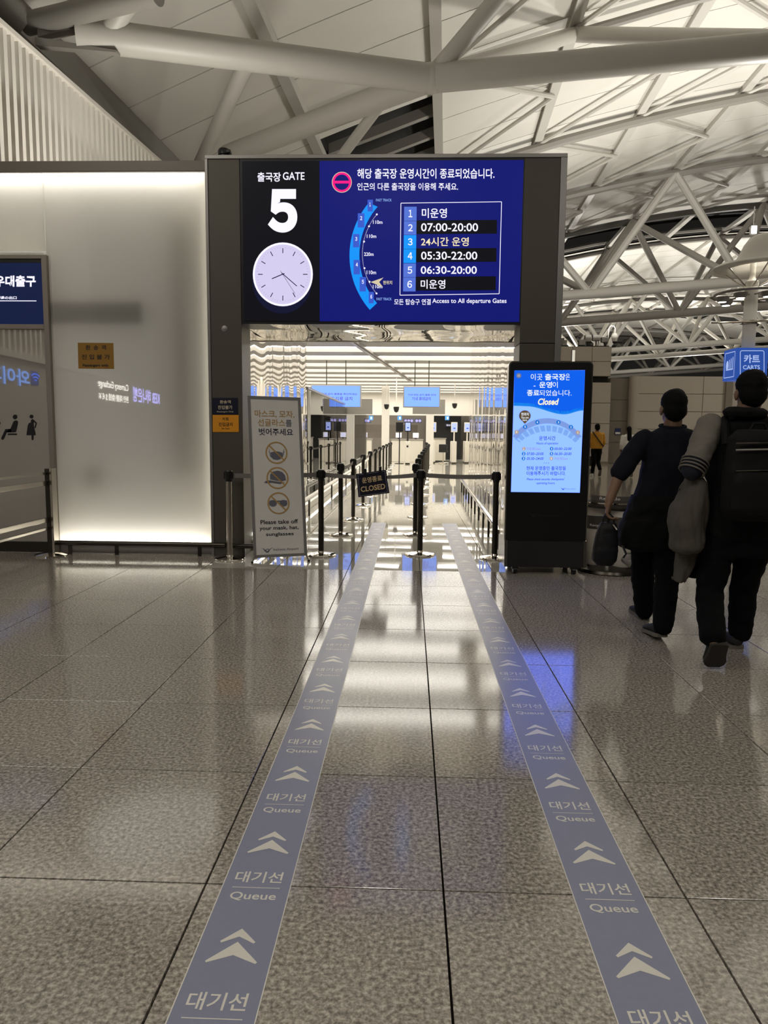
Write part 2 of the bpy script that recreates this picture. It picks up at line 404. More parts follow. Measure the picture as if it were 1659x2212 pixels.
# dark glazed slots between the roof modules
mb = MB(); sheet(mb, xs, 50, 58, 1.2); mb.build('skylight', M_DARK, ceil)
mb = MB()
for yq in (50.7, 57.5, 92.3, 95, 97.6):
    pts = [Hp(x, yq, zr(x)+0.35) for x in range(-7, 44, 3)]; mb.tube(pts, 0.16 if yq in (50.7, 57.5) else 0.08, 6)
mb.build('skylight_bar', M_TUBED, ceil)
mb = MB()
for k in range(5):
    mb.box(-4.35, 26.6+k*1.9, 0, -0.65, 26.85+k*1.9, 0.35)
mb.v = [tuple(Hp(x, y, zr(x)+0.02+z)) for x, y, z in mb.v]; mb.build('louver', M_TUBED, ceil, kind='stuff')
mb = MB(); mb.add([Hp(x, y, zr(x)+0.9) for x, y in ((-4.7, 25.0), (-0.4, 25.0), (-0.4, 50), (-4.7, 50))], [(0, 1, 2, 3)]); mb.build('dark_recess', M_DARK, ceil)
# ribs: flat-bottomed members running back under the roof
for x in edges[1:]:
    mb = MB(); w, h = (0.16, 0.24)
    mb.prism([Hp(x-w, 8, zr(x)-h), Hp(x+w, 8, zr(x)-h), Hp(x+w, 8, zr(x)+0.04), Hp(x-w, 8, zr(x)+0.04)], Hp(0, 42.2, 0)); mb.build('rib', M_TUBE, ceil)
for x in edges[2:]:
    mb = MB(); mb.prism([Hp(x-0.16, 50.2, zr(x)-0.25), Hp(x+0.16, 50.2, zr(x)-0.25), Hp(x+0.16, 50.2, zr(x)), Hp(x-0.16, 50.2, zr(x))], Hp(0, 72, 0)); mb.build('rib', M_TUBE, ceil)
# left edge box beam with stiffeners
mb = MB(); mb.prism([Hp(-9.1, 3, 8.5), Hp(-8.3, 3, 8.95), Hp(-8.3, 3, 9.62), Hp(-9.1, 3, 9.62)], Hp(0, 40, 0)); mb.build('edge_beam', M_TUBED, ceil)
for y in (13.2, 16.4, 19.6):
    mb = MB(); mb.prism([Hp(-9.0, y, 8.5), Hp(-8.32, y, 8.95), Hp(-8.5, y, 8.3)], Hp(0, 0.14, 0)); mb.build('stiffener', M_TUBED, ceil)

# trusses
def node_z(x): return 8.45+0.072*x
def top(x, y): return Hp(x, y, zr(x)-0.42)
NT = 'round white steel tube trusses under the roof'
t = thing('roof_truss', 'massive white tube truss crossing the roof directly over the gate', 'truss', Hp(-0.48, 16.5, 8.94), NT)
N0, N1, N2 = Hp(-0.48, 16.5, 8.94), Hp(7.7, 16.5, 9.4), Hp(15.9, 16.5, 9.6)
L0 = Hp(-7.1, 14.0, 8.8)
MB().tube([L0, N0], 0.29, 20).build('chord', M_TUBE, t, True); MB().tube([N0, N1], 0.29, 20).build('chord', M_TUBE, t, True)
MB().tube([N1, N2], 0.29, 20).build('chord', M_TUBE, t, True)
MB().tube([N0, Hp(-6.15, 20.4, 8.9)], 0.27, 20).build('brace', M_TUBE, t, True)
for a, b, r in [(N0, top(3.6, 16.0), 0.19), (N0, top(3.6, 23.4), 0.21), (N1, top(3.6, 23.4), 0.21), (N1, top(3.6, 14.8), 0.19), (N1, top(11.8, 23.4), 0.2),
                (N1, top(11.8, 14.8), 0.2), (Hp(-4.1, 15.35, 9.0), Hp(-7.2, 20.9, 8.7), 0.17), (Hp(-1.5, 17.3, 8.95), Hp(-3.1, 19.4, 8.1), 0.13), (L0+Vector((0.6, 0.1, 0.1)), top(-4.55, 13.4), 0.2)]:
    MB().tube([a, b], r, 14).build('brace', M_TUBE, t, True)
# gusset at the wall end and its fork plates
MB().lathe([(0.31*math.cos(q), 0.31*math.sin(q)) for q in [math.pi*(k/12-0.5) for k in range(13)]], N0, 24).build('node', M_TUBE, t, True)
mb = MB(); mb.prism([L0+Vector((-0.7, -0.1, 0.1)), L0+Vector((0.5, 0.1, 0.32)), L0+Vector((0.5, 0.1, 0.28)), L0+Vector((-0.7, -0.1, -0.1))], (0, 0.25, 0.02)); mb.build('gusset', M_TUBED, t)
mb = MB(); mb.prism([L0+Vector((-0.7, -0.2, -0.15)), L0+Vector((0.75, 0.0, -0.3)), L0+Vector((0.75, 0.0, -0.34)), L0+Vector((-0.7, -0.2, -0.3))], (0, 0.2, 0.02)); mb.build('gusset', M_TUBED, t)
J0 = P(58, 52, L0.y+0.1)
for a, b, r in [(J0, P(340, -14, L0.y-0.9), 0.2), (J0+Vector((-0.1, 0, 0)), P(-60, -45, L0.y-0.6), 0.34)]:
    MB().tube([a, b], r, 16).build('strut', M_TUBED, t, True)
# purlin chords under the roof along the arch
def arch(y, x0, x1, dz=-0.42, n=16): return [Hp(x0+(x1-x0)*i/n, y, zr(x0+(x1-x0)*i/n)+dz) for i in range(n+1)]
t = thing('roof_purlin', 'arched grey tubes with slim zigzag braces under the roof behind the big truss', 'roof tube', Hp(12, 32.1, 14.8), 'arched roof tubes')
for y, r in ((23.4, 0.13), (32.1, 0.2), (40.6, 0.2)):
    MB().tube(arch(y, -0.4 if y > 24 else -4.5, 40), r, 8).build('chord', M_TUBED, t, True)
for ya, yb in ((23.4, 32.1), (32.1, 40.6), (14.8, 23.4), (40.6, 49.4)):
    for i, x in enumerate(edges[2:-1]):
        xm = edges[i+3]; ym = (ya+yb)/2
        z1, z2 = zr(x)-0.28, zr(xm)-0.28
        for a, b in ((Hp(x, ya, z1), Hp(xm, ym, z2)), (Hp(xm, ym, z2), Hp(x, yb, z1))):
            MB().tube([a, b], 0.085, 7).build('brace', M_TUBE, t, True)
def far_truss(yb, x0, n, label, dy=7.6, sm=1.0, ytop=None):
    t = thing('roof_truss', label, 'truss', Hp(x0, yb, 9.5), NT)
    pts = [Hp(x0+8*k-4, yb, node_z(x0+8*k-4)) for k in range(n+1)]
    MB().tube(pts, 0.29*sm, 10).build('chord', M_TUBE, t, True)
    yt = ytop
    for k in range(n):
        x = x0+8*k; nb = Hp(x, yb, node_z(x))
        for s in (-4, 4):
            for q in yt: MB().tube([nb, top(x+s, q)], 0.2*sm, 8).build('brace', M_TUBE, t, True)
    for q in yt: MB().tube(arch(q, x0-4, x0+8*n), 0.2*sm, 7).build('top_chord', M_TUBED, t, True)
far_truss(41.5, 7.7, 4, 'first far tube truss beyond the gate, largest of the receding row on the right', ytop=(40.6, 49.4))
far_truss(52.0, 7.7, 4, 'second far tube truss of the row, just behind the dark skylight slot', ytop=(49.4, 57.0))
far_truss(75.0, 7.7, 5, 'third far tube truss of the receding row over the distant hall', ytop=(74, 82.5))
far_truss(85.0, 7.7, 5, 'fourth far tube truss of the receding row, above the stone walls', ytop=(82.5, 91))
far_truss(108.0, 7.7, 6, 'fifth far tube truss, small and pale, just above the stone wall tops', ytop=(107, 115))
far_truss(118.0, 7.7, 6, 'farthest and smallest tube truss of the receding roof row', ytop=(115, 123))

# ================================================================== LEFT HALL WALL with white fins and shop signs
wl = struct('wall_left')
def LW(y, off=0.0): return Vector((-7.82+0.082*y-off, y, 0))
def lw_box(mb, y0, y1, o0, o1, z0, z1):
    a, b, c, d = LW(y0, o0), LW(y1, o0), LW(y1, o1), LW(y0, o1)
    mb.prism([a+Vector((0, 0, z0)), b+Vector((0, 0, z0)), c+Vector((0, 0, z0)), d+Vector((0, 0, z0))], (0, 0, z1-z0)); return mb
lw_box(MB(), -13.5, 24, 0.105, 0.5, 0, 8.0).build('back_panel', mat('wall_grey', (176, 170, 160), 0.5), wl)
lw_box(MB(), -13.5, 24, -0.04, 0.32, 0, 2.72).build('lower_panel', mat('wall_grey_gloss', (196, 191, 183), 0.35), wl)
lw_box(MB(), -13.5, 24, -0.1, 0.32, 2.72, 2.86).build('ledge', M_FIN, wl)
lw_box(MB(), -13.5, 24, -0.06, 0.3, 7.94, 8.02).build('top_rail', M_FIN, wl)
lw_box(MB(), 4, 24, 0.09, 0.1, 7.1, 7.93).build('clerestory_light', emis('clerestory', (236, 232, 220), 0.75), wl)
f0 = None
for k in range(112):
    y = -2.6+0.235*k if k < 28 else 9.0+0.205*(k-28)
    if y > 22: break
    if f0 is None:
        f0 = lw_box(MB(), y, y+0.095, 0.0, 0.075, 2.86, 7.95).build('fin', M_FIN, wl); yb = y
    else:
        o = link('fin', f0.data, wl); o.location = LW(y)-LW(yb)
def lw_text(mb, body, y0, y1, z0, z1, off=-0.06, bold=0.02):
    return text_uv(mb, body, lambda u, v: LW(y0+(y1-y0)*u, off)+Vector((0, 0, z0+(z1-z0)*v)), bold)
t = thing('wifi_sign', 'glowing blue wireless sign on the side wall, mirrored in the door glass', 'sign', LW(0.9, -0.06)+Vector((0, 0, 2.2)))
lw_text(MB(), '와이파이존', 1.24, 4.2, 2.2, 2.53).build('lettering', emis('sign_blue', (120, 165, 255), 1.6), t)
mb = MB()
for k in range(3):
    for i in range(8):
        a0, a1 = [math.radians(45+90*q/8) for q in (i, i+1)]
        ro, ri = 0.09+0.1*k, 0.045+0.1*k
        pts = [(ro*math.cos(a0), ro*math.sin(a0)), (ro*math.cos(a1), ro*math.sin(a1)), (ri*math.cos(a1), ri*math.sin(a1)), (ri*math.cos(a0), ri*math.sin(a0))]
        mb.poly([LW(0.99+p[0], -0.07)+Vector((0, 0, 2.32+0.62*p[1])) for p in pts])
mb.build('wifi_symbol', emis('sign_blue2', (60, 110, 255), 1.8), t)
lw_box(MB(), 0.82, 1.15, -0.052, -0.04, 2.26, 2.54).build('symbol_plate', emis('sign_blue3', (50, 70, 150), 0.8), t)
t = thing('exchange_sign', 'white lit currency exchange lettering on the side wall, seen mirrored in frosted panel', 'sign', LW(-4.5, -0.06)+Vector((0, 0, 2.6)))
mb = MB(); lw_text(mb, 'Currency Exchange', -5.24, -2.72, 2.42, 2.66, bold=0.01); mb.build('lettering', emis('sign_white', (255, 250, 240), 9), t); mb = MB(); lw_text(mb, '환전·両替·換钱 $ € ¥', -5.24, -2.75, 2.13, 2.33, bold=0.01)
mb.build('lettering', emis('sign_white', (255, 250, 240), 9), t)
t = thing('bank_sign', 'violet lit bank lettering on the side wall, farthest of the mirrored wall signs', 'sign', LW(-8, -0.06)+Vector((0, 0, 2.6)))
lw_text(MB(), 'KEB 하나은행', -8.67, -5.7, 2.2, 2.64, bold=0.02).build('lettering', emis('sign_violet', (170, 165, 255), 9), t)

# ================================================================== GATE FRONT
YG = 7.75      # portal face
portal = thing('gate_portal', 'dark bronze metal portal framing the gate opening under the big screen', 'portal', (-0.3, YG, 0))
XL0, XL1, XR0, XR1, ZT, ZS = -2.155, -1.795, 1.135, 1.50, 4.185, 2.49
MB().box(XL0+0.03, YG, 0, XL1, YG+0.42, ZT-0.03, 0.004).build('left_column', M_BRONZE, portal)
MB().box(XR0, YG, 2.306, XR1, YG+0.42, ZT-0.03, 0.004).build('right_column_top', M_BRONZE, portal)
MB().box(XR0, YG, 0, XR1, YG+0.42, 2.300, 0.004).build('right_column', M_BRONZE, portal)
MB().box(XL1, YG+0.06, ZS, XR0, YG+0.42, ZT-0.03).build('header', M_BRONZE, portal)
MB().box(XL0, YG-0.012, ZT-0.03, XR1+0.065, YG+0.42, ZT+0.01, 0.004).build('top_cap', M_TRIM, portal)
MB().box(XL0, YG-0.012, 0, XL0+0.03, YG+0.42, ZT-0.03, 0.003).build('left_edge_trim', M_TRIM, portal)
MB().box(XR1, YG-0.012, 0, XR1+0.065, YG+0.42, ZT-0.03, 0.003).build('right_edge_trim', M_TRIM, portal)
MB().lathe([(0.03, 0), (0.032, 0.004), (0, 0.008)], (0, 0, 0), 16).xf(Matrix.Translation(P(485, 710, YG))@Matrix.Rotation(math.pi/2, 4, 'X')).build('sensor_button', M_TRIM, portal)
# security camera on top
t = thing('security_camera', 'small black camera dome standing on the top edge of gate portal', 'camera', (-1.98, 7.85, ZT+0.01))
MB().lathe([(0.05, 0), (0.05, 0.03), (0.062, 0.035), (0.062, 0.075), (0.05, 0.095), (0, 0.1)], (-1.98, 7.85, ZT+0.01), 16).build('dome', M_BLACK, t, True)
MB().box(-1.96, 7.80, ZT+0.05, -1.9, 7.87, ZT+0.09, 0.01).build('lens_hood', M_BLACK, t)

# big LED screen
YS = YG-0.005
led = thing('led_display', 'large dark blue LED screen above the gate with white opening hours and clock', 'screen', (-0.32, YS, ZS))
XS0, XS1, XM = -1.79, 1.135, -0.963
MB().box(XS0, YG-0.002, ZS, XS1, YG+0.06, ZT-0.032).build('bezel', M_BLACK, led)
def ledq(pts, Y): return MB().poly([P(a, b, Y) for a, b in pts])
MB().box(XS0+0.025, YS-0.004, ZS+0.03, XM, YS+0.002, ZT-0.055).build('left_screen', M_LED_OFF, led)
MB().box(XM, YS-0.004, ZS+0.03, XS1-0.012, YS+0.002, ZT-0.055).build('right_screen', M_LED_BLUE, led)
Y1, Y2, Y3 = YS-0.006, YS-0.008, YS-0.010
ca = crop(420, 310, 480/1659); cb = crop(680, 320, 560/1659)
mb = MB(); wall_text(mb, '출국장', (470, 215, 645, 285), Y1, ca, 0.018); mb.build('lettering', M_LED_W, led); mb = MB(); wall_text(mb, 'GATE', (660, 214, 822, 272), Y1, ca, 0.012); mb.build('lettering', M_LED_W, led)
wall_text(MB(), '5', (548, 340, 768, 665), Y1, ca, 0.045).build('gate_number', M_LED_W, led)
ck = disc((660, 977), 224, 238, 48)
mb = MB(); wall_poly(mb, disc((655, 1030), 222, 240, 48), Y1, ca); mb.build('clock_shadow', M_LED_TEAL, led)
mb = MB(); wall_poly(mb, ck, Y2, ca); cf = mb.build('clock_face', M_LED_W, led)
mb = MB(); wall_poly(mb, disc((660, 977), 210, 223, 48), Y2-0.001, ca); mb.build('clock_dial', M_LED_FACE, cf)
mt, mh = MB(), MB()
for k in range(60):
    a = math.radians(6*k); s, c = math.sin(a), -math.cos(a)
    i0 = 0.82 if k % 5 == 0 else 0.86
    (mh if k % 5 == 0 else mt).poly([P(x, y, Y3) for x, y in ca(line_pts((660+i0*212*s*0.87/0.82, 977+i0*224*c*0.87/0.82) if k % 5 else (660+150*s, 977+158*c), (660+185*s, 977+196*c), 6 if k % 5 == 0 else 2.5))])
mt.build('minute_tick', M_LED_TICK, cf); mh.build('hour_tick', M_LED_INK, cf)
mb = MB(); wall_poly(mb, line_pts((672, 970), (578, 1010), 7), Y3-0.001, ca); mb.build('hour_hand', M_LED_INK, cf)
mb = MB(); wall_poly(mb, line_pts((650, 965), (765, 1065), 6), Y3-0.001, ca); mb.build('minute_hand', M_LED_INK, cf)
mb = MB(); wall_poly(mb, line_pts((642, 950), (750, 1120), 2.5), Y3-0.001, ca); mb.build('second_hand', M_LED_INK, cf)
mb = MB(); ring_pts(mb, (173, 218), 60, 47, Y1, cb, ky=1.05); wall_poly(mb, [(118, 209), (228, 209), (228, 226), (118, 226)], Y2, cb); mb.build('no_entry_mark', M_LED_PINK, led)
mb = MB(); ring_pts(mb, (173, 218), 64, 60, Y1, cb, ky=1.05); mb.build('mark_outline', M_LED_TAN, led)
mb = MB(); wall_text(mb, '해당 출국장 운영시간이 종료되었습니다.', (272, 130, 1150, 195), Y1, cb, 0.014); mb.build('lettering', M_LED_W, led); mb = MB(); wall_text(mb, '인근의 다른 출국장을 이용해 주세요.', (272, 222, 917, 270), Y1, cb, 0.011); mb.build('lettering', M_LED_W, led)
def arc3(p0, p1, p2, n):
    ax, ay = p0; bx_, by = p1; cx_, cy_ = p2
    d = 2*(ax*(by-cy_)+bx_*(cy_-ay)+cx_*(ay-by))
    ux = ((ax*ax+ay*ay)*(by-cy_)+(bx_*bx_+by*by)*(cy_-ay)+(cx_*cx_+cy_*cy_)*(ay-by))/d
    uy = ((ax*ax+ay*ay)*(cx_-bx_)+(bx_*bx_+by*by)*(ax-cx_)+(cx_*cx_+cy_*cy_)*(bx_-ax))/d
    r = math.hypot(ax-ux, ay-uy); a0, a2 = math.atan2(ay-uy, ax-ux) % (2*math.pi), math.atan2(cy_-uy, cx_-ux) % (2*math.pi)
    am = math.atan2(by-uy, bx_-ux) % (2*math.pi)
    if not (min(a0, a2) < am < max(a0, a2)):
        if a0 < a2: a0 += 2*math.pi
        else: a2 += 2*math.pi
    return [(ux+r*math.cos(a0+(a2-a0)*i/n), uy+r*math.sin(a0+(a2-a0)*i/n)) for i in range(n+1)]
o_, i_ = arc3((345, 350), (222, 680), (352, 1035), 24), arc3((402, 375), (285, 680), (398, 992), 24)
mb = MB()
for k in range(24): wall_poly(mb, [o_[k], o_[k+1], i_[k+1], i_[k]], Y1, cb)
mb.build('terminal_map', M_LED_CY, led)
tags = [('1', 338, 330, 372, 405), ('2', 275, 417, 318, 508), ('3', 245, 550, 285, 635), ('4', 248, 715, 290, 808), ('5', 287, 825, 328, 917), ('6', 345, 920, 378, 993)]
for s, x0, y0, x1, y1 in tags:
    mb, mn = MB(), MB(); wall_poly(mb, [(x0, y0), (x1, y0), (x1-1, y1), (x0, y1)], Y2, cb); gt = mb.build('gate_tag', M_LED_MID, led)
    w = x1-x0; wall_text(mn, s, (x0+w*0.34, y0+18, x0+w*(0.58 if s == '1' else 0.66), y0+43), Y3, cb, 0.012); mn.build('lettering', M_LED_W, gt)
mn = MB()
dots = arc3((397, 424), (305, 660), (395, 930), 62)
for d in dots[1:-1]: wall_poly(mn, disc(d, 2.2, 2.2, 6), Y2, cb)
for d in ((397, 424), (347, 500), (315, 598), (318, 768), (350, 855), (395, 930)): wall_poly(mn, disc(d, 6, 6, 12), Y2, cb)
mn.build('map_dots', M_LED_W, led, kind='stuff')
for s, x0, y0, x1, y1 in (('110m', 373, 462, 433, 485), ('110m', 333, 552, 393, 575), ('220m', 315, 667, 376, 690), ('110m', 332, 783, 392, 807), ('110m', 372, 875, 432, 897)): mn = MB(); wall_text(mn, s, (x0, y0, x1, y1), Y1, cb, 0.012); mn.build('map_lettering', M_LED_W, led)
for b_ in ((392, 324, 492, 341), (395, 957, 492, 974)): mb = MB(); wall_text(mb, 'FAST TRACK', b_, Y1, cb, 0.003); mb.build('map_lettering', M_LED_PALE, led)
mb = MB(); mb.add([P(a, b, Y3) for a, b in cb([(357, 857), (440, 828), (412, 857), (437, 890)])], [(0, 1, 2), (0, 2, 3)]); wall_text(mb, '현위치', (437, 848, 495, 873), Y1, cb, 0.02); mb.build('location_arrow', M_LED_TAN, led)
mb = MB()
fr = [(551, 352), (1195, 343), (1180, 932), (545, 941)]
for k in range(4): wall_poly(mb, line_pts(fr[k], fr[(k+1) % 4], 4), Y1, cb)
mb.build('table_frame', M_LED_W, led)
rows = [('1', '미운영', 375, 465, (685, 385, 845, 447)), ('2', '07:00-20:00', 467, 555, (680, 480, 1045, 533)), ('3', '24시간 운영', 557, 645, (680, 570, 985, 627)),
        ('4', '05:30-22:00', 647, 735, (680, 662, 1040, 714)), ('5', '06:30-20:00', 738, 826, (678, 755, 1037, 805)), ('6', '미운영', 828, 917, (678, 842, 835, 900))]
M_SLATE = emis('led_slate', (84, 116, 214))
for k, (s, tx, y0, y1, bx_) in enumerate(rows):
    sh = -k*1.2
    mb = MB(); wall_poly(mb, [(572+sh, y0), (652+sh, y0), (651+sh, y1), (571+sh, y1)], Y1, cb); rn = mb.build('row_number', M_LED_CY if k in (2, 3) else M_SLATE, led)
    mb = MB(); wall_text(mb, s, (598+sh, y0+20, 628+sh, y1-23) if s != '1' else (600, y0+20, 624, y1-23), Y2, cb, 0.006); mb.build('lettering', M_LED_W, rn)
    if k % 2: mb = MB(); wall_poly(mb, [(652+sh, y0-5), (1168+sh*1.5, y0-8), (1167+sh*1.5, y1-8), (651+sh, y1-5)], Y1, cb); mb.build('table_row', M_LED_OFF, led)
    mb = MB(); wall_text(mb, tx, bx_, Y2, cb, 0.012); mb.build('lettering', M_LED_CREAM if k == 2 else M_LED_W, led)
mb = MB(); wall_text(mb, '모든 탑승구 연결', (508, 965, 742, 1003), Y1, cb, 0.011); mb.build('lettering', M_LED_W, led); mb = MB(); wall_text(mb, 'Access to All departure Gates', (752, 962, 1227, 1000), Y1, cb, 0.012); mb.build('lettering', M_LED_W, led)

# signs on the left column
def plate_sign(name, label, px, Y, m, texts, tm, th=0.006):
    c = sum((P(a, b, Y) for a, b in px), Vector())/4
    t = thing(name, label, 'sign', c)
    MB().prism([P(a, b, Y) for a, b in px], (0, th, 0)).build('plate', m, t)
    for body, box, cr, bd in texts: wall_text(MB(), body, box, Y-0.002, cr, bd).build('lettering', tm, t)
    return t
cs = crop(440, 840, 340/1659)
YP = YG-0.009
plate_sign('passenger_notice', 'small navy passengers only notice on the bronze column above the orange one', cs([(92, 95), (358, 95), (360, 271), (94, 271)]), YP, mat('navy_plate', (12, 14, 40), 0.35),
           [('환송객', (170, 120, 285, 155), cs, 0.015), ('진입불가', (150, 175, 303, 215), cs, 0.015), ('Passengers Only', (140, 233, 315, 251), cs, 0.01)], mat('pale_gold', (214, 200, 170), 0.4))
plate_sign('cart_notice', 'small orange no carts notice on the bronze column below the navy one', cs([(94, 275), (368, 275), (370, 455), (96, 455)]), YP, mat('orange_plate', (226, 150, 22), 0.4),
           [('카트', (195, 300, 265, 335), cs, 0.015), ('진입금지', (158, 355, 305, 395), cs, 0.015), ('No Carts', (190, 409, 275, 427), cs, 0.01)], mat('sign_ink', (24, 22, 20), 0.5))

# backlit frosted wall left of the portal
YW = 7.87
lb = thing('backlit_panel', 'tall frosted glass light panel, glowing at top and bottom edges, left of the portal', 'light panel', (-3.0, YW, 0))
XP0, XP1, ZP0, ZP1 = -3.925, -2.175, 0.105, 4.075
def sheet_pane(x0, z0, x1, z1):
    MB().add([(x0, YW, z0), (x1, YW, z0), (x1, YW, z1), (x0, YW, z1), (x0, YW+0.012, z0), (x1, YW+0.012, z0), (x1, YW+0.012, z1), (x0, YW+0.012, z1)], [(0, 1, 2, 3), (0, 4, 5, 1), (1, 5, 6, 2), (2, 6, 7, 3), (3, 7, 4, 0)]).build('pane', M_FROST, lb)
sheet_pane(XP0+0.004, ZP0, XP1, ZP1)
sheet_pane(-6.6, 3.26, XP0-0.004, ZP1)
WB = mat('cavity_white', (228, 222, 210), 0.6)
cv = MB(); D = 0.34
cv.box(-6.6, YW+D, 0, XP1+0.02, YW+D+0.03, ZP1+0.1); cv.box(XP1, YW+0.02, 0, XP1+0.02, YW+D, ZP1+0.1); cv.box(-6.6, YW+0.012, ZP1+0.05, XP1, YW+D, ZP1+0.1)
cv.box(XP0-0.06, YW+0.012, 0, XP0-0.03, YW+D, 3.25); cv.box(XP0-0.03, YW+0.012, 0.0, XP1, YW+D, 0.04); cv.box(-6.6, YW+0.012, 3.22, XP0-0.06, YW+D, 3.25)
cv.build('light_box', WB, lb)
le = emis('edge_led', (255, 250, 238), 36)
MB().box(-6.55, YW+0.325, 0.06, XP1-0.01, YW+0.335, ZP1+0.03).build('back_light', emis('back_light', (255, 248, 234), 0.33), lb)
def ledbar(x0, z0, x1, z1, m=le): MB().box(x0, YW+0.09, z0, x1, YW+0.11, z1).build('led_bar', m, lb)
ledbar(-6.5, ZP1+0.005, XP1-0.03, ZP1+0.03); ledbar(XP0+0.02, ZP0-0.035, XP1-0.03, ZP0-0.01)
le2 = emis('edge_led_soft', (255, 247, 228), 3)
MB().box(XP1-0.03, YW+0.05, 0.3, XP1-0.015, YW+0.06, 3.9).build('led_bar', le2, lb)
# frame members standing behind the glass (seen as soft shadows)
hx = lambda x, y: P(x, y, YW+0.05)
a, b = hx(114, 652), hx(312, 704); MB().box(a.x, YW+0.045, b.z, b.x, YW+0.2, a.z).build('back_rail', M_TUBED, lb)
a, b = hx(318, 470), hx(332, 1040); MB().box(a.x, YW+0.13, b.z, b.x, YW+0.17, a.z).build('back_post', M_TUBED, lb)
a, b = hx(375, 470), hx(415, 1030); MB().box(a.x-0.03, YW+0.12, b.z, b.x+0.03, YW+0.27, a.z+0.05, 0.03).build('back_post', M_TUBED, lb)
c = hx(200, 1040); MB().box(c.x-0.10, YW+0.10, c.z-0.1, c.x+0.16, YW+0.26, c.z+0.18, 0.04).build('junction_box', M_TUBED, lb)
MB().box(-6.6, YW-0.02, ZP1, XL0, YW+0.008, ZT-0.005, 0.003).build('header_rail', mat('header_brown', (112, 104, 94), 0.4, metal=0.3), lb)
MB().box(-6.6, YW-0.012, ZP1-0.012, XP1, YW+0.0, ZP1).build('head_trim', M_TRIM, lb)
MB().box(XP1, YW-0.01, 0, XL0, YW+0.02, ZP1).build('side_trim', M_TRIM, lb)
MB().box(XP0, YW-0.01, ZP0-0.04, XP1, YW+0.012, ZP0).build('sill_trim', M_TRIM, lb)
MB().box(XP0, YW-0.004, 0, XP1, YW+0.012, ZP0-0.04).build('kick_plate', M_GREYP, lb)
plate_sign('passenger_sign', 'brown and black passengers only plate on the frosted light panel', crop(0, 530, 280/1659)([(995, 1245), (1450, 1250), (1460, 1582), (1003, 1577)]), YW-0.004, mat('ochre_plate', (150, 108, 24), 0.4),
           [('환  송  객', (1095, 1277, 1355, 1340), crop(0, 530, 280/1659), 0.015), ('진 입 불 가', (1045, 1397, 1405, 1460), crop(0, 530, 280/1659), 0.015), ('Passengers only.', (1058, 1518, 1395, 1560), crop(0, 530, 280/1659), 0.03)], mat('sign_ink', (24, 22, 20), 0.5), 0.003)
# bumper rail along the foot of the wall
t = thing('bumper_rail', 'low steel tube rail along the foot of the frosted light panel', 'rail', (-2.9, YW-0.14, 0))
MB().tube([(-3.86, YW-0.14, 0.125), (-2.0, YW-0.14, 0.125)], 0.028, 10).build('rail', M_DSTEEL, t, True)
for x in (-3.72, -3.2, -2.28): MB().box(x-0.02, YW-0.155, 0, x+0.02, YW-0.135, 0.11).build('post', M_DSTEEL, t)
t = thing('corner_bumper', 'short dark steel foot rail turning into the opening behind the banner', 'rail', (-1.7, YG-0.08, 0))
MB().tube([(-1.92, YG-0.07, 0.125), (-1.66, YG-0.07, 0.125), (-1.60, YG, 0.125), (-1.59, YG+0.55, 0.125)], 0.026, 10).build('rail', M_DSTEEL, t, True)
MB().box(-1.60, YG+0.4, 0, -1.58, YG+0.44, 0.11).build('post', M_DSTEEL, t); MB().box(-1.8, YG-0.085, 0, -1.77, YG-0.055, 0.11).build('post', M_DSTEEL, t)

# assisted exit door unit at far left
YD = YW-0.03
dr = thing('exit_door_unit', 'grey framed glass exit door at left edge with navy sign over it', 'door', (-4.8, YD, 0))
sd = crop(0, 530, 280/1659)
XD1 = P(101, 600, YD).x; zt, zs0, zs1, zg = 3.215, 3.165, 2.49, 2.44
MB().box(XD1-0.045, YD-0.02, 0, XD1+0.012, YD+0.16, zt, 0.003).build('door_post', mat('door_frame', (150, 142, 132), 0.35, metal=0.5), dr)
MB().box(-6.6, YD-0.02, zs0+0.01, XD1-0.045, YD+0.16, zt, 0.003).build('head_frame', MATS['door_frame'], dr)
MB().box(-6.6, YD-0.02, zg-0.0, XD1-0.045, YD+0.16, zs1, 0.003).build('transom', MATS['door_frame'], dr)
MB().box(-6.6, YD, zs1, XD1-0.045, YD+0.05, zs0+0.01).build('sign_box', M_LED_NAVY, dr)
MB().box(-6.6, YD-0.004, zs0-0.03, XD1-0.045, YD+0.0, zs0+0.01).build('sign_lip', M_BLACK, dr)
mb = MB(); wall_text(mb, '교통약자 우대출구', (-640, 385, 458, 530), YD-0.003, sd, 0.035); wall_text(mb, '交通弱者優遇の出口', (-260, 650, 213, 692), YD-0.003, sd, 0.03)
wall_poly(mb, [(-400, 704), (466, 706), (466, 716), (-400, 714)], YD-0.003, sd); mb.build('lettering', M_LED_W, dr)
MB().box(-6.6, YD+0.02, 0.115, XD1-0.045, YD+0.04, zg).build('door_glass', M_DOORG, dr)
MB().box(-6.6, YD+0.0, 0, XD1-0.045, YD+0.05, 0.115).build('kick_plate', M_DSTEEL, dr)
MI = mat('icon_black', (10, 10, 10), 0.5); YI = YD+0.017
def icon(name, polys):
    mb = MB()
    for p in polys: mb.poly([P(a, b, YI) for a, b in p])
    return mb.build(name, MI, dr)
ci = crop(0, 800, 140/673)
icon('seated_figure', [ci(disc((156, 484), 24, 25)), ci([(160, 520), (175, 520), (187, 532), (185, 560), (165, 640), (150, 645), (70, 645), (62, 640), (108, 606), (140, 530)]), ci([(55, 610), (115, 606), (118, 640), (70, 645), (38, 718), (20, 722), (10, 708)]), ci([(80, 655), (173, 655), (176, 664), (172, 672), (80, 672)])])
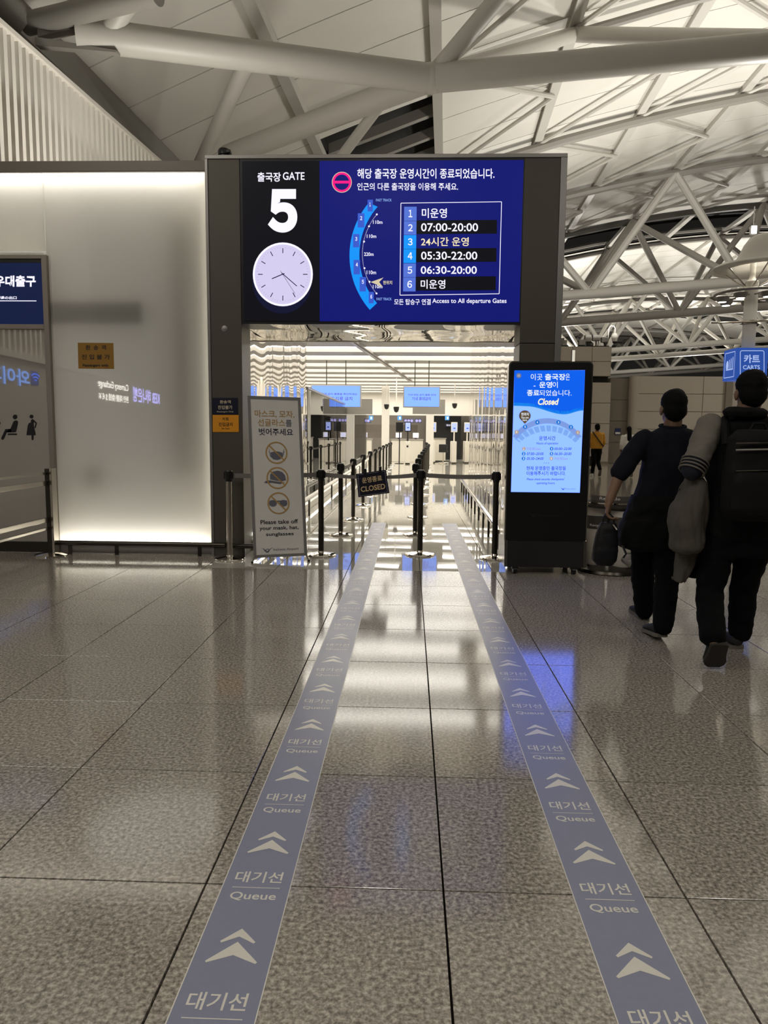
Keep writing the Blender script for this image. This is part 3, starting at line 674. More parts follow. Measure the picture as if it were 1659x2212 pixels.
icon('pregnant_figure', [ci(disc((327, 480), 20, 20)), ci([(322, 515), (340, 505), (352, 515), (350, 570), (372, 674), (274, 674), (288, 570), (300, 548), (318, 542)]), ci(line_pts((345, 520), (378, 550), 14)), ci(line_pts((377, 545), (362, 598), 13)), ci([(326, 674), (348, 674), (347, 720), (338, 726), (328, 720)])])
icon('walking_figure', [ci(disc((-8, 548), 15, 15)), ci([(-30, 565), (-4, 570), (0, 640), (-20, 720), (-40, 720)])])
mb = MB()
for p in logo_polys((38, 1612), 30): wall_poly(mb, p, YI, ci)
wall_text(mb, 'Incheon Airport', (6, 1648, 76, 1660), YI, ci, 0.0); mb.build('logo', M_GREYP, dr)

# steel barrier at left, running out from the wall
t = thing('steel_barrier', 'polished steel barrier with post and rails in front of the exit door', 'barrier', (-3.87, 7.70, 0))
px_ = -3.885
MB().lathe([(0.185, 0), (0.185, 0.012), (0.12, 0.026), (0.055, 0.034), (0, 0.036)], (px_, 7.66, 0), 28).build('base', M_CHROME, t, True)
MB().box(px_-0.035, 7.62, 0.03, px_+0.035, 7.72, 0.945, 0.006).build('post', M_DSTEEL, t); MB().box(px_+0.02, 7.615, 0.03, px_+0.045, 7.725, 0.95, 0.004).build('post_cover', M_STEEL, t)
for z, h, w in ((0.895, 0.028, 0.03), (0.79, 0.05, 0.045), (0.395, 0.05, 0.045), (0.30, 0.03, 0.035)):
    MB().box(px_-w, 4.2, z-h/2, px_-0.002, 7.64, z+h/2, 0.004).build('rail', M_STEEL, t)
for y in (6.15, 4.4): MB().box(px_-0.05, y, 0.0, px_-0.01, y+0.05, 0.95, 0.004).build('stile', M_DSTEEL, t)

# ================================================================== INSIDE THE GATE
def wavy_panel(name, x_of, y0, y1, z0, z1, m, par, amp, seed, ny=46, nz=14):
    mb = MB(); vs = []
    for i in range(ny+1):
        for j in range(nz+1):
            y = y0+(y1-y0)*i/ny; z = z0+(z1-z0)*j/nz
            edge = min(1, 4*i/ny, 4*(ny-i)/ny)
            d = amp*edge*(math.sin(y*5.6+seed+1.5*math.sin(z*1.1+seed))+0.6*noise.noise(Vector((y*2.1+seed, z*1.1, seed))))
            vs.append((x_of(y)+d, y, z))
    n = nz+1
    mb.add(vs, [(i*n+j, (i+1)*n+j, (i+1)*n+j+1, i*n+j+1) for i in range(ny) for j in range(nz)])
    o = mb.build(name, m, par); o.data.polygons.foreach_set('use_smooth', [True]*len(o.data.polygons)); return o
ZC = 3.3
XLW = -1.80
xr_ = lambda y: 1.19+0.022*(y-7.9)
wcl = struct('wall_corridor_left'); wcr = struct('wall_corridor_right')
for k in range(4):
    y0 = 8.19+k*1.12
    wavy_panel('panel', lambda y: XLW, y0, y0+1.112, 0.0, ZC, M_MIRROR, wcl, 0.0085, k*2.1)
MB().box(XLW-0.16, 8.19, 0, XLW-0.02, 12.65, ZC+0.3).build('core', M_GREYP, wcl)
for k in range(8):
    y0 = 8.19+k*1.12
    wavy_panel('panel', xr_, y0, y0+1.112, 0.0, ZC, M_MIRROR, wcr, 0.0036, k*1.7+5)
a = [(xr_(8.17)+0.02, 8.19, 0), (xr_(17.13)+0.02, 17.13, 0), (xr_(17.13)+0.16, 17.13, 0), (xr_(8.17)+0.16, 8.19, 0)]
MB().prism(a, (0, 0, ZC+0.3)).build('core', M_GREYP, wcr)
# clear glass wall beyond the mirror cladding on the left
gp = thing('glass_partition', 'long clear glass partition along the left side of the security lane', 'partition', (XLW, 12.7, 0))
for k in range(7):
    y0 = 12.72+2.5*k; MB().box(XLW-0.012, y0, 0.12, XLW, y0+2.48, 2.1).build('pane', M_GLASS, gp)
MB().box(XLW-0.03, 12.7, 2.1, XLW+0.02, 30.3, 2.14).build('head_rail', M_TRIM, gp)
MB().box(XLW-0.05, 8.2, 0, XLW+0.045, 30.3, 0.12, 0.01).build('base_trim', M_WHITE, gp)
MB().box(XLW+0.02, 8.2, 0.16, XLW+0.03, 30.3, 0.19).build('glow_strip', emis('base_led', (255, 250, 236), 5), gp)
t = thing('lane_rail', 'long white tube bumper rail along the left glass of the lane', 'rail', (-1.6, 9.5, 0))
MB().tube([(-1.62, 9.3, 0.02), (-1.62, 9.3, 0.26), (-1.62, 9.45, 0.3), (-1.62, 30, 0.3)], 0.035, 10).build('rail', M_WHITE, t, True)
for k in range(12): MB().box(-1.635, 9.9+1.7*k, 0, -1.605, 9.94+1.7*k, 0.28).build('post', M_DSTEEL, t)
t = thing('lane_rail', 'polished steel bumper rail along the mirrored right wall of the lane', 'rail', (1.1, 9.5, 0))
xo = lambda y: xr_(y)-0.17
MB().tube([(xo(8.35), 8.35, 0.02), (xo(8.35), 8.35, 0.24)]+[(xo(y), y, 0.27) for y in (8.5, 12, 16, 17)], 0.032, 10).build('rail', M_CHROME, t, True)
for k in range(10): MB().box(xo(8.6+0.9*k)-0.014, 8.6+0.9*k, 0, xo(8.6+0.9*k)+0.014, 8.63+0.9*k, 0.25).build('post', M_DSTEEL, t)
# mirrored lintel soffit
wl2 = struct('trim_1', 'mirror-polished wavy soffit over the gate opening')
mb = MB(); vs = []
nx, ny = 60, 16
for i in range(nx+1):
    for j in range(ny+1):
        x = XL1+(XR0+0.06-XL1)*i/nx; y = YG+0.02+1.42*j/ny
        vs.append((x, y, ZS+0.0035*math.sin(x*7+1.2*math.sin(y*5))+0.004*noise.noise(Vector((x*2.3, y*3.1, 2)))))
mb.add(vs, [(i*(ny+1)+j, (i+1)*(ny+1)+j, (i+1)*(ny+1)+j+1, i*(ny+1)+j+1) for i in range(nx) for j in range(ny)])
o = mb.build('soffit', M_MIRROR, wl2); o.data.polygons.foreach_set('use_smooth', [True]*len(o.data.polygons))
MB().box(XL1-0.3, YG+1.44, ZS-0.005, 1.3, YG+1.5, ZC+0.35).build('fascia', M_WHITE, wl2)
MB().box(XL1, YG+0.42, ZS+0.05, XR1, YG+1.44, ZT-0.2).build('box_core', M_BLACKM, wl2)
# inner ceiling of glowing coves and grey baffles
ci_ = struct('ceiling_lane')
MB().prism([(-14, 9.2, ZC+0.22), (1.2, 9.2, ZC+0.22), (1.4, 17.2, ZC+0.22), (3.3, 17.2, ZC+0.22), (3.3, 42, ZC+0.22), (-14, 42, ZC+0.22)], (0, 0, 0.08)).build('slab', M_WHITE, ci_)
M_COVE = emis('cove_light', (255, 248, 234), 4.5); M_COVEL = emis('cove_line', (255, 250, 240), 9.0)
lp = bf = ln = None; wide_ = False; y0_ = 9.9
PIT = 2.0
for k in range(14):
    y = 9.9+PIT*k
    if y+1.97 > 17.2 and not wide_: lp = None; wide_ = True; y0_ = y
    xe = 3.28 if wide_ else 1.15
    if lp is None:
        bf = MB().box(-13.9, y, ZC, xe, y+0.92, ZC+0.10).build('baffle', mat('baffle_grey', (150, 147, 142), 0.5), ci_)
        lp = MB().box(-13.9, y+0.95, ZC+0.15, xe, y+1.97, ZC+0.19).build('light_panel', M_COVE, ci_)
        ln = MB().box(-13.9, y+1.82, ZC+0.10, xe, y+1.92, ZC+0.13).build('light_line', M_COVEL, ci_)
    else:
        for nm, s in (('baffle', bf), ('light_panel', lp), ('light_line', ln)):
            o = link(nm, s.data, ci_); o.location = (0, y-y0_, 0)
t = thing('ceiling_track', 'slim grey track crossing the striped lane ceiling diagonally', 'track', (-0.7, 18, ZC-0.05))
a, b = Vector((-1.5, 13.2, ZC-0.04)), Vector((0.02, 27.5, ZC-0.04)); n_ = Vector((0.075, -0.008, 0))
MB().prism([a-n_, a+n_, b+n_, b-n_], (0, 0, 0.05)).build('channel', M_GREYP, t)
MB().tube([a+Vector((0, 0, -0.02)), b+Vector((0, 0, -0.02))], 0.03, 6).build('slot', M_TRIM, t, True)
# outer shell of the lane hall
wi = struct('wall_lane_far')
MB().box(-14, 9.0, 0, -13.9, 42, ZC+0.3).build('left_side', M_WHITE, wi); MB().box(3.3, 17.2, 0, 3.4, 42, ZC+0.3).build('right_side', M_WHITE, wi)
MB().box(xr_(17.13)+0.02, 17.13, 0, 3.4, 17.2, ZC+0.3).build('return_panel', M_WHITE, wi)
MB().box(-14, 12.6, 0, XLW-0.16, 12.66, ZC+0.3).build('near_side', M_WHITE, wi)
MB().box(-14, 36.4, 2.2, 3.3, 36.6, ZC+0.3).build('bulkhead', M_WHITE, wi)
MB().box(-14, 41.5, 0, 3.3, 41.6, ZC+0.3).build('rear_panel', mat('rear_grey', (170, 163, 154), 0.5), wi)
MB().box(0.9, 37.2, 0, 2.6, 41.4, 2.2).build('dark_doorway', M_BLACKM, wi)
MB().box(-6, 38.5, 1.05, 0.4, 38.6, 1.75).build('screen_wall', mat('taupe', (112, 104, 96), 0.5), wi)
for x in (-1.05, 0.85): MB().box(x-0.16, 31.0, 0, x+0.16, 31.3, ZC).build('column', M_WHITE, wi)
# hanging screens
def hang_screen(px0, px1, y0, y1, Y, label, lines, mirrored=True):
    a, b = P(px0, y1, Y), P(px1, y0, Y)
    t = thing('hanging_screen', label, 'screen', ((a.x+b.x)/2, Y, a.z), 'pale blue screens hung from the lane ceiling')
    MB().box(a.x-0.03, Y, a.z-0.03, b.x+0.03, Y+0.1, b.z+0.03, 0.01).build('housing', M_GREYP, t)
    MB().box(a.x, Y-0.008, a.z, b.x, Y, b.z).build('display', emis_raw('pale_display', (0.27, 0.52, 1.6)), t)
    for x in (a.x*0.7+b.x*0.3, a.x*0.3+b.x*0.7): MB().tube([(x, Y+0.05, b.z), (x, Y+0.05, ZC+0.01)], 0.014, 6).build('rod', M_DSTEEL, t)
    mb = MB(); w, h = b.x-a.x, b.z-a.z
    for s, u0, u1, v0, v1 in lines: text_uv(mb, s, lambda u, v: Vector((a.x+w*(u0+(u1-u0)*u), Y-0.012, a.z+h*(v0+(v1-v0)*v))), 0.02)
    mb.build('lettering', emis('display_ink', (96, 90, 190)), t)
    MB().box(a.x+0.25*w, Y+0.9, a.z-0.18, b.x+0.22*w, Y+0.98, a.z+0.45*h).build('rear_sign', M_GREYP, t)
hang_screen(674, 778, 834, 878, 20.0, 'pale blue hanging screen over the lane, seen through the left glass', [('기내 휴대 금지 물품을 확인하세요', 0.06, 0.94, 0.56, 0.66), ('칼 창 도검류 금지', 0.18, 0.84, 0.3, 0.48)])
hang_screen(873, 949, 837, 878, 20.0, 'pale blue hanging screen over the middle of the lane', [('기내 반입 금지 물품 안내', 0.1, 0.9, 0.56, 0.66), ('기내 휴대금지', 0.22, 0.76, 0.32, 0.5)])
# ceiling domes
for k, (x, y, Yc) in enumerate(((835, 880, 29), (856, 886, 26), (982, 878, 29))):
    p = P(x, y, Yc)
    t = thing('dome_camera', 'dark camera dome under the lane ceiling, %s' % ('left of the middle screen beside the white column', 'lower one just left of the middle screen', 'right of the middle screen')[k], 'camera', p)
    MB().tube([(p.x, p.y, p.z+0.1), (p.x, p.y, ZC+0.1)], 0.02, 6).build('stem', M_WHITE, t); MB().lathe([(0.0, -0.09), (0.07, -0.05), (0.09, 0.02), (0.1, 0.05), (0.1, 0.12), (0, 0.12)], p, 12).build('dome', M_DARK, t, True)
# small blue lit exit/gate pictograms on the bulkhead
M_PIC = emis('pic_blue', (90, 170, 255), 1.2); M_PICW = emis('pic_white', (235, 240, 255), 1.4); M_VIO = emis('pic_violet', (196, 186, 255), 1.1)
for k, (x, y) in enumerate(((679, 899), (801, 903), (863, 903), (966, 903))):
    p = P(x, y, 36.2)
    t = thing('pictogram_sign', ('leftmost', 'second', 'third', 'rightmost')[k]+' small square blue sign lit on the white bulkhead above the passport gates', 'sign', p, 'square blue signs on the bulkhead')
    MB().box(p.x-0.1, p.y, p.z-0.1, p.x+0.1, p.y+0.15, p.z+0.1).build('panel', M_PIC, t)
    MB().box(p.x-0.02, p.y-0.005, p.z-0.06, p.x+0.06, p.y, p.z+0.06).build('pictogram', M_PICW, t)
for k, (x, w) in enumerate(((722, 8), (786, 14), (829, 6), (873, 20), (897, 12), (926, 8))):
    p = P(x, 912, 38.2); q = P(x+w, 906, 38.2)
    t = thing('lit_sign', 'violet lit wayfinding sign beyond the passport gates, %s from the left' % ('first', 'second', 'third', 'fourth', 'fifth', 'sixth')[k], 'sign', p, 'violet signs beyond the gates')
    MB().box(p.x-0.05, p.y, p.z-0.05, q.x+0.05, p.y+0.06, q.z+0.06).build('panel', mat('sign_slate', (96, 96, 110), 0.4), t)
    mb = MB()
    for a in range(max(1, w//6)):
        mb.lathe([(0, -0.005), (0.07, -0.005), (0.07, 0.0), (0, 0.0)], (0, 0, 0), 10); c0 = Vector((p.x+0.08+0.16*a, p.y-0.006, (p.z+q.z)/2))
        mb.v[-40:] = [tuple(c0+Vector((v[0], v[2], v[1]))) for v in mb.v[-40:]]
    mb.build('symbol', M_VIO, t)
p = P(961, 922, 37); q = P(991, 915, 37)
t = thing('departure_sign', 'narrow navy overhead sign with white lettering in the dark doorway', 'sign', p)
MB().box(p.x, 37, p.z, q.x, 37.1, q.z).build('panel', mat('navy_plate', (12, 14, 40), 0.35), t)
text_uv(MB(), '탑승구 Gates', quad((p.x+0.08, 36.99, p.z+0.04), (q.x-0.08, 36.99, p.z+0.04), (q.x-0.08, 36.99, q.z-0.04), (p.x+0.08, 36.99, q.z-0.04)), 0.02).build('lettering', M_LED_W, t)
# passport e-gates
def egate(x, y, label, black=False, slot=False):
    t = thing('passport_gate', label, 'gate', (x, y, 0), 'passport gates at the end of the lane')
    MB().box(x-0.11, y-0.5, 0.05, x+0.11, y+0.6, 0.98, 0.02).build('cabinet', M_CAB, t); MB().box(x-0.1, y-0.48, 0, x+0.1, y+0.58, 0.05).build('plinth', M_DSTEEL, t)
    MB().tube([(x, y-0.3, 0.98), (x, y-0.3, 1.42)], 0.03, 8).build('stem', M_BLACK if black else M_CAB, t, True)
    m = M_BLACK if black else M_CAB
    MB().box(x-0.14, y-0.34, 1.38, x+0.14, y-0.28, 1.82, 0.02).build('screen_case', m, t)
    s = MB().box(x-0.105, y-0.345, 1.43, x+0.105, y-0.339, 1.77).build('display', emis('gate_display', (176, 190, 255), 1.3), t)
    MB().box(x-0.04, y-0.352, 1.53, x+0.05, y-0.346, 1.58).build('display_mark', emis('gate_mark', (60, 100, 200)), t)
    if slot: MB().box(x-0.05, y-0.51, 0.72, x+0.03, y-0.499, 0.8).build('reader_slot', M_BLACK, t)
eg = [(657, 33, 0), (669, 35.6, 0), (692, 32, 0), (708, 34, 0), (727, 35, 0), (746, 34, 0), (760, 33, 0), (881, 31.5, 1), (935, 33, 0), (980, 32.5, 0), (1008, 33, 0)]
ords = ['first', 'second', 'third', 'fourth', 'fifth', 'sixth', 'seventh', 'eighth', 'ninth', 'tenth', 'eleventh']
for k, (x, y, b) in enumerate(eg):
    p = P(x, 940, y)
    egate(p.x, y, ('white passport gate pedestal with lit screen, %s from the left in the distant row' % ords[k]) if not b else 'white passport gate pedestal with a black-framed screen behind the left queue posts', bool(b), bool(b))
p = P(863, 938, 31.5)
t = thing('dark_screen', 'black back of a screen on a thin post near the black-framed passport gate', 'screen', (p.x, 31.5, 0))
MB().box(p.x-0.16, 31.5, 1.38, p.x+0.16, 31.55, 1.8, 0.02).build('case', M_BLACK, t); MB().tube([(p.x, 31.53, 0), (p.x, 31.53, 1.4)], 0.025, 8).build('post', M_BLACK, t, True)
MB().lathe([(0.2, 0), (0.2, 0.02), (0, 0.03)], (p.x, 31.53, 0), 14).build('base', M_DSTEEL, t)
for k, (x, lab) in enumerate(((787, 'small bright monitor on the counter left of the white column'), (861, 'small bright monitor low beside the black screen'), (898, 'small bright monitor low beside the right white column'))):
    p = P(x, 952, 33.5); t = thing('counter_monitor', lab, 'monitor', (p.x, 33.5, 1.05), 'counter monitors')
    MB().box(p.x-0.14, 33.5, 1.1, p.x+0.14, 33.54, 1.34, 0.01).build('case', M_CAB, t); MB().box(p.x-0.12, 33.493, 1.12, p.x+0.12, 33.499, 1.32).build('display', emis('mon', (225, 225, 255), 1.5), t); MB().box(p.x-0.05, 33.5, 1.05, p.x+0.05, 33.56, 1.1).build('foot', M_DSTEEL, t)
    t2 = thing('service_counter', ('low white counter under the left small monitor', 'low white counter under the middle small monitor', 'low white counter under the right small monitor')[k], 'counter', (p.x, 33.7, 0), 'service counters')
    MB().box(p.x-0.33, 33.4, 0, p.x+0.33, 34.0, 1.0, 0.01).build('body', M_CAB, t2); MB().box(p.x-0.36, 33.35, 1.0, p.x+0.36, 34.05, 1.05, 0.01).build('top', M_GREYP, t2)
p = P(945, 990, 33.8)
t = thing('inspection_desk', 'tall white inspection desk behind the black swivel chair', 'desk', (p.x, 34, 0))
a, b = P(933, 948, 34), P(963, 948, 34); MB().box(a.x, 34, 0.05, b.x, 34.6, a.z, 0.01).build('panel', M_CAB, t); MB().box(a.x-0.03, 33.95, a.z, b.x+0.03, 34.65, a.z+0.04).build('top', M_GREYP, t); MB().box(a.x, 34.02, 0, b.x, 34.6, 0.05).build('plinth', M_BLACK, t)
p = P(957, 1000, 31.8)
t = thing('swivel_chair', 'black swivel chair in front of the white inspection desk', 'chair', (p.x, 31.8, 0))
MB().box(p.x-0.2, 31.65, 0.5, p.x+0.2, 32.0, 0.58, 0.03).build('seat', M_BLACK, t); MB().box(p.x-0.2, 31.6, 0.56, p.x+0.16, 31.66, 0.86, 0.03).build('backrest', M_BLACK, t)
MB().tube([(p.x, 31.82, 0.04), (p.x, 31.82, 0.5)], 0.025, 8).build('pedestal', M_STEEL, t)
mb = MB()
for k in range(5): mb.tube([(p.x, 31.82, 0.06), (p.x+0.24*math.cos(k*1.257), 31.82+0.24*math.sin(k*1.257), 0.03)], 0.02, 6)
mb.build('star_base', M_STEEL, t)

# ================================================================== STANCHIONS
def stanchion(dark=False):
    t = thing('queue_post', 'p', 'stanchion', (0, 0, 0), 'queue posts')
    mm = M_DSTEEL if dark else M_STEEL
    MB().lathe([(0.165, 0), (0.168, 0.008), (0.16, 0.018), (0.1, 0.028), (0.04, 0.036), (0.034, 0.05), (0, 0.05)], (0, 0, 0), 32).build('base', M_CHROME, t, True)
    MB().lathe([(0.031, 0.04), (0.031, 0.84), (0.0, 0.84)], (0, 0, 0), 20).build('pole', mm, t, True)
    mb = MB().lathe([(0.0, 0.835), (0.036, 0.835), (0.036, 0.85), (0.041, 0.855), (0.041, 0.94), (0.036, 0.952), (0, 0.954)], (0, 0, 0), 20)
    for a in range(4):
        q = MB().box(0.036, -0.014, 0.862, 0.05, 0.014, 0.935); q.xf(Matrix.Rotation(a*math.pi/2, 4, 'Z')); mb.add(q.v, q.f)
    mb.build('head', M_BLACK, t, False)
    return t
def belt(par, p0, p1, sag=0.02, tw=0.0, z=0.897, h=0.048):
    mb = MB(); n = 16; a, b = Vector(p0), Vector(p1); vs = []
    d = (b-a).normalized(); nrm = Vector((-d.y, d.x, 0))
    for i in range(n+1):
        u = i/n; c = a+(b-a)*u; zc = z-sag*4*u*(1-u); ang = tw*math.sin(math.pi*u)
        up_ = Vector((0, 0, math.cos(ang)))+nrm*math.sin(ang)
        for s in (0.5, -0.5): vs.append(Vector((c.x, c.y, zc))+up_*h*s)
    vs2 = [v+nrm*0.0012 for v in vs]; m = len(vs)
    fs = [(2*i, 2*i+2, 2*i+3, 2*i+1) for i in range(n)]; mb.add(vs, fs); mb.add(vs2, fs)
    return mb.build('belt', M_BELT, par, True)
ps, pd = stanchion(False), stanchion(True)
pL0, pL1, pM, pR = Vector((-1.907, 7.56, 0)), Vector((-0.97, 7.90, 0)), Vector((0.128, 8.02, 0)), Vector((0.942, 7.86, 0))
ps.location = pL0; ps['label'] = 'steel queue post in front of the bronze column, left of the banner'; ORG[ps.name] = pL0
pd.location = pL1; pd['label'] = 'dark queue post just right of the banner, end of the front barrier'; ORG[pd.name] = pL1
sM = tree_copy(pd, pM, 'dark queue post in the middle of the gate opening, nearest the front'); sR = tree_copy(pd, pR, 'dark queue post beside the black display kiosk')
belt(ps, pL0+Vector((0.03, 0, 0)), pL1-Vector((0.03, 0, 0)), 0.01); belt(pd, pL1+Vector((0.03, 0, 0)), pM-Vector((0.03, 0, 0)), 0.03, 0.9); belt(sM, pM+Vector((0.03, 0, 0)), pR-Vector((0.03, 0, 0)), 0.012)
ords2 = ords+['twelfth', 'thirteenth']
LQ = [(-0.905, 9.5), (-0.872, 11.2), (-0.86, 13.4), (-0.85, 15.6), (-0.84, 17.8), (-0.83, 20.2), (-0.82, 22.6), (-0.80, 25), (-0.78, 27.5), (-0.76, 29.5)]
RQ = [(0.085, 9.6), (0.14, 11.6), (0.2, 13.7), (0.28, 15.8), (0.36, 18), (0.44, 20), (0.52, 22), (0.6, 24), (0.68, 26), (0.68, 28.3), (0.7, 30.4)]
def queue(row, side):
    prev = None
    for k, (x, y) in enumerate(row):
        s = tree_copy(pd, (x, y, 0), '%s dark queue post of the %s lane barrier inside the gate, counted from the front' % (ords2[k], side), 'queue posts')
        for c in list(s.children):
            if c.name.startswith('belt'): bpy.data.objects.remove(c)
        if prev is not None: dv = (Vector((x, y, 0))-Vector(prev)).normalized()*0.045; belt(s, Vector(prev)+dv, Vector((x, y, 0))-dv, 0.03)
        prev = (x, y, 0)
for o in (sM, sR):   # copies took the source's belt along
    bl = [c for c in o.children if c.name.startswith('belt')]
    for c in bl[:-1] if o is sM else bl: bpy.data.objects.remove(c)
queue(LQ, 'left'); queue(RQ, 'right')

# CLOSED sign on the belt
cc = crop(640, 930, 460/1659)
YCS = 7.93
t = thing('closed_sign', 'black tilted closed sign with gold lettering hanging on the barrier belt', 'sign', P(805, 1045, YCS))
cor = cc([(467, 338), (700, 305), (724, 487), (484, 520)])
MB().prism([P(a, b, YCS) for a, b in cor], (0, 0.006, 0)).build('board', mat('closed_navy', (14, 15, 34), 0.35), t)
qd = quad(*[P(a, b, YCS-0.002) for a, b in (cor[3], cor[2], cor[1], cor[0])])
mb = MB(); text_uv(mb, '운영종료', lambda u, v: qd(0.17+0.66*u, 0.56+0.24*v), 0.02); mb.build('lettering', mat('gold_print', (222, 196, 150), 0.4), t); mb = MB(); text_uv(mb, 'CLOSED', lambda u, v: qd(0.1+0.8*u, 0.2+0.23*v), 0.02); mb.build('lettering', mat('gold_print', (222, 196, 150), 0.4), t)
mb = MB(); e = [(0.05, 0.05), (0.95, 0.05), (0.95, 0.95), (0.05, 0.95)]
for k in range(4):
    a, b = e[k], e[(k+1) % 4]; mb.poly([qd(*q) for q in line_pts(a, b, 0.012)])
mb.build('border_line', mat('grey_print', (150, 150, 160), 0.4), t)
mb = MB()
for a in ((0.3, 0.97), (0.8, 0.97)):
    c0 = qd(*a); mb.box(c0.x-0.015, YCS-0.006, c0.z-0.01, c0.x+0.015, YCS+0.03, c0.z+0.05)
mb.build('hook', M_BLACK, t)

# ================================================================== BANNER STAND
YB = 7.5
cbn = crop(440, 840, 340/1659)
ob = cbn([(463, 72), (1022, 92), (1092, 1757), (528, 1782)])
t = thing('banner_stand', 'white banner stand asking to take off mask, hat and sunglasses, before the gate', 'sign', (-1.36, YB+0.05, 0))
BQ0 = [P(a, b, YB) for a, b in (ob[3], ob[2], ob[1], ob[0])]
bq = quad(*BQ0); bqf = lambda u, v, d=0.0: bq(u, 1-v)+Vector((0, -d, 0))
def bbox(mb, u0, v0, u1, v1, d0, d1):
    a = [bqf(u0, v1, d0), bqf(u1, v1, d0), bqf(u1, v0, d0), bqf(u0, v0, d0)]; return mb.prism(a, (0, d0-d1, 0))
bbox(MB(), 0.03, 0.012, 0.97, 0.988, 0.0, 0.006).build('sheet', mat('banner_white', (214, 211, 206), 0.55), t)
fm = mat('banner_frame', (150, 147, 145), 0.35, metal=0.6)
for n_, b in (('frame_bar', (0, 0, 0.052, 1)), ('frame_bar', (0.948, 0, 1, 1)), ('frame_bar', (0.052, 0, 0.948, 0.018)), ('frame_bar', (0.052, 0.982, 0.948, 1))): bbox(MB(), *b, -0.012, 0.012).build(n_, fm, t)
def btext(mb, body, u0, v0, u1, v1, bd=0.012): return text_uv(mb, body, lambda u, v: bqf(u0+(u1-u0)*u, v1+(v0-v1)*v, 0.0085), bd)
mo = mat('banner_tan', (176, 138, 76), 0.5); mn_ = mat('banner_navy', (26, 28, 58), 0.5); mg = mat('banner_grey', (100, 100, 112), 0.5); mk = mat('banner_black', (20, 20, 28), 0.5)
mb = MB(); btext(mb, '마스크, 모자,', 0.125, 0.084, 0.87, 0.13); mb.build('lettering', mo, t); mb = MB(); btext(mb, '선글라스', 0.175, 0.138, 0.69, 0.182); mb.build('lettering', mo, t)
btext(MB(), '를', 0.70, 0.14, 0.815, 0.182).build('lettering', mg, t)
btext(MB(), '벗어주세요', 0.19, 0.195, 0.83, 0.238).build('lettering', mn_, t)
def bdisc(cx_, cy_, r, ri=None, n=36):
    mb = MB(); A_ = 0.332  # width over height
    for i in range(n):
        a, b = 2*math.pi*i/n, 2*math.pi*(i+1)/n
        f = lambda q, rr: bqf(cx_+rr*math.cos(q), cy_+rr*A_*math.sin(q), 0.0092)
        mb.poly([f(a, r), f(b, r), f(b, ri), f(a, ri)])
    d = 0.7071*(r+ri)/2; h = (r-ri)/2*0.7071
    mb.poly([bqf(cx_-d+h, cy_-(d+h)*A_, 0.0095), bqf(cx_-d-h, cy_-(d-h)*A_, 0.0095), bqf(cx_+d-h, cy_+(d+h)*A_, 0.0095), bqf(cx_+d+h, cy_+(d-h)*A_, 0.0095)])
    return mb
for v_ in (0.345, 0.502, 0.66): bdisc(0.505, v_, 0.207, 0.182).build('prohibition_ring', mo, t)
def bpoly(mb, pts, d=0.0085): mb.poly([bqf(u, v, d) for u, v in pts])
mb = MB(); bpoly(mb, [(0.385, 0.345), (0.43, 0.34), (0.52, 0.336), (0.6, 0.342), (0.625, 0.348), (0.615, 0.37), (0.57, 0.385), (0.51, 0.39), (0.44, 0.385), (0.395, 0.37)])
for a, b in (((0.385, 0.345), (0.37, 0.32)), ((0.625, 0.348), (0.65, 0.322)), ((0.395, 0.37), (0.36, 0.335)), ((0.615, 0.37), (0.655, 0.335))): bpoly(mb, line_pts(a, b, 0.006))
mb.build('mask_icon', mg, t)
mb = MB(); bpoly(mb, [(0.365, 0.51), (0.37, 0.48), (0.42, 0.462), (0.52, 0.456), (0.6, 0.465), (0.65, 0.485), (0.665, 0.515), (0.6, 0.522), (0.5, 0.52)]); bpoly(mb, [(0.365, 0.516), (0.5, 0.524), (0.64, 0.53), (0.55, 0.54), (0.4, 0.532), (0.29, 0.534), (0.25, 0.53), (0.28, 0.52)]); mb.build('cap_icon', mg, t)
mb = MB(); bpoly(mb, [(0.40+0.075*math.cos(q/12*6.283), 0.66+0.021*math.sin(q/12*6.283)) for q in range(12)]); bpoly(mb, [(0.6+0.075*math.cos(q/12*6.283), 0.66+0.021*math.sin(q/12*6.283)) for q in range(12)])
bpoly(mb, [(0.34, 0.643), (0.67, 0.643), (0.67, 0.652), (0.34, 0.652)]); mb.build('sunglasses_icon', mg, t)
mb = MB(); btext(mb, 'Please take off', 0.155, 0.763, 0.855, 0.79, 0.015); mb.build('lettering', mk, t); mb = MB(); btext(mb, 'your mask, hat,', 0.13, 0.803, 0.86, 0.833, 0.015); mb.build('lettering', mk, t); mb = MB(); btext(mb, 'sunglasses', 0.25, 0.843, 0.765, 0.871, 0.015); mb.build('lettering', mk, t)
mb = MB(); btext(mb, 'Incheon Airport', 0.375, 0.944, 0.845, 0.964, 0.008)
for p in logo_polys((0.262, 2.868), 0.1): mb.poly([bqf(a, b*0.332, 0.0085) for a, b in p])
mb.build('logo', mg, t)
foot = [(bqf(0.02, 0.99), FL(545, 1217)), (bqf(0.97, 0.985), FL(667, 1213))]
for a, b in foot:
    MB().tube([a, (b.x, b.y, 0.012)], 0.009, 8).build('leg', fm, t, True); MB().lathe([(0.0, 0), (0.013, 0.001), (0.013, 0.02), (0, 0.022)], (b.x, b.y, 0.0), 10).build('foot', M_BLACK, t)
MB().tube([bqf(0.5, 0.25, -0.01), (-1.36, YB+0.5, 0.01)], 0.009, 8).build('back_leg', fm, t, True)

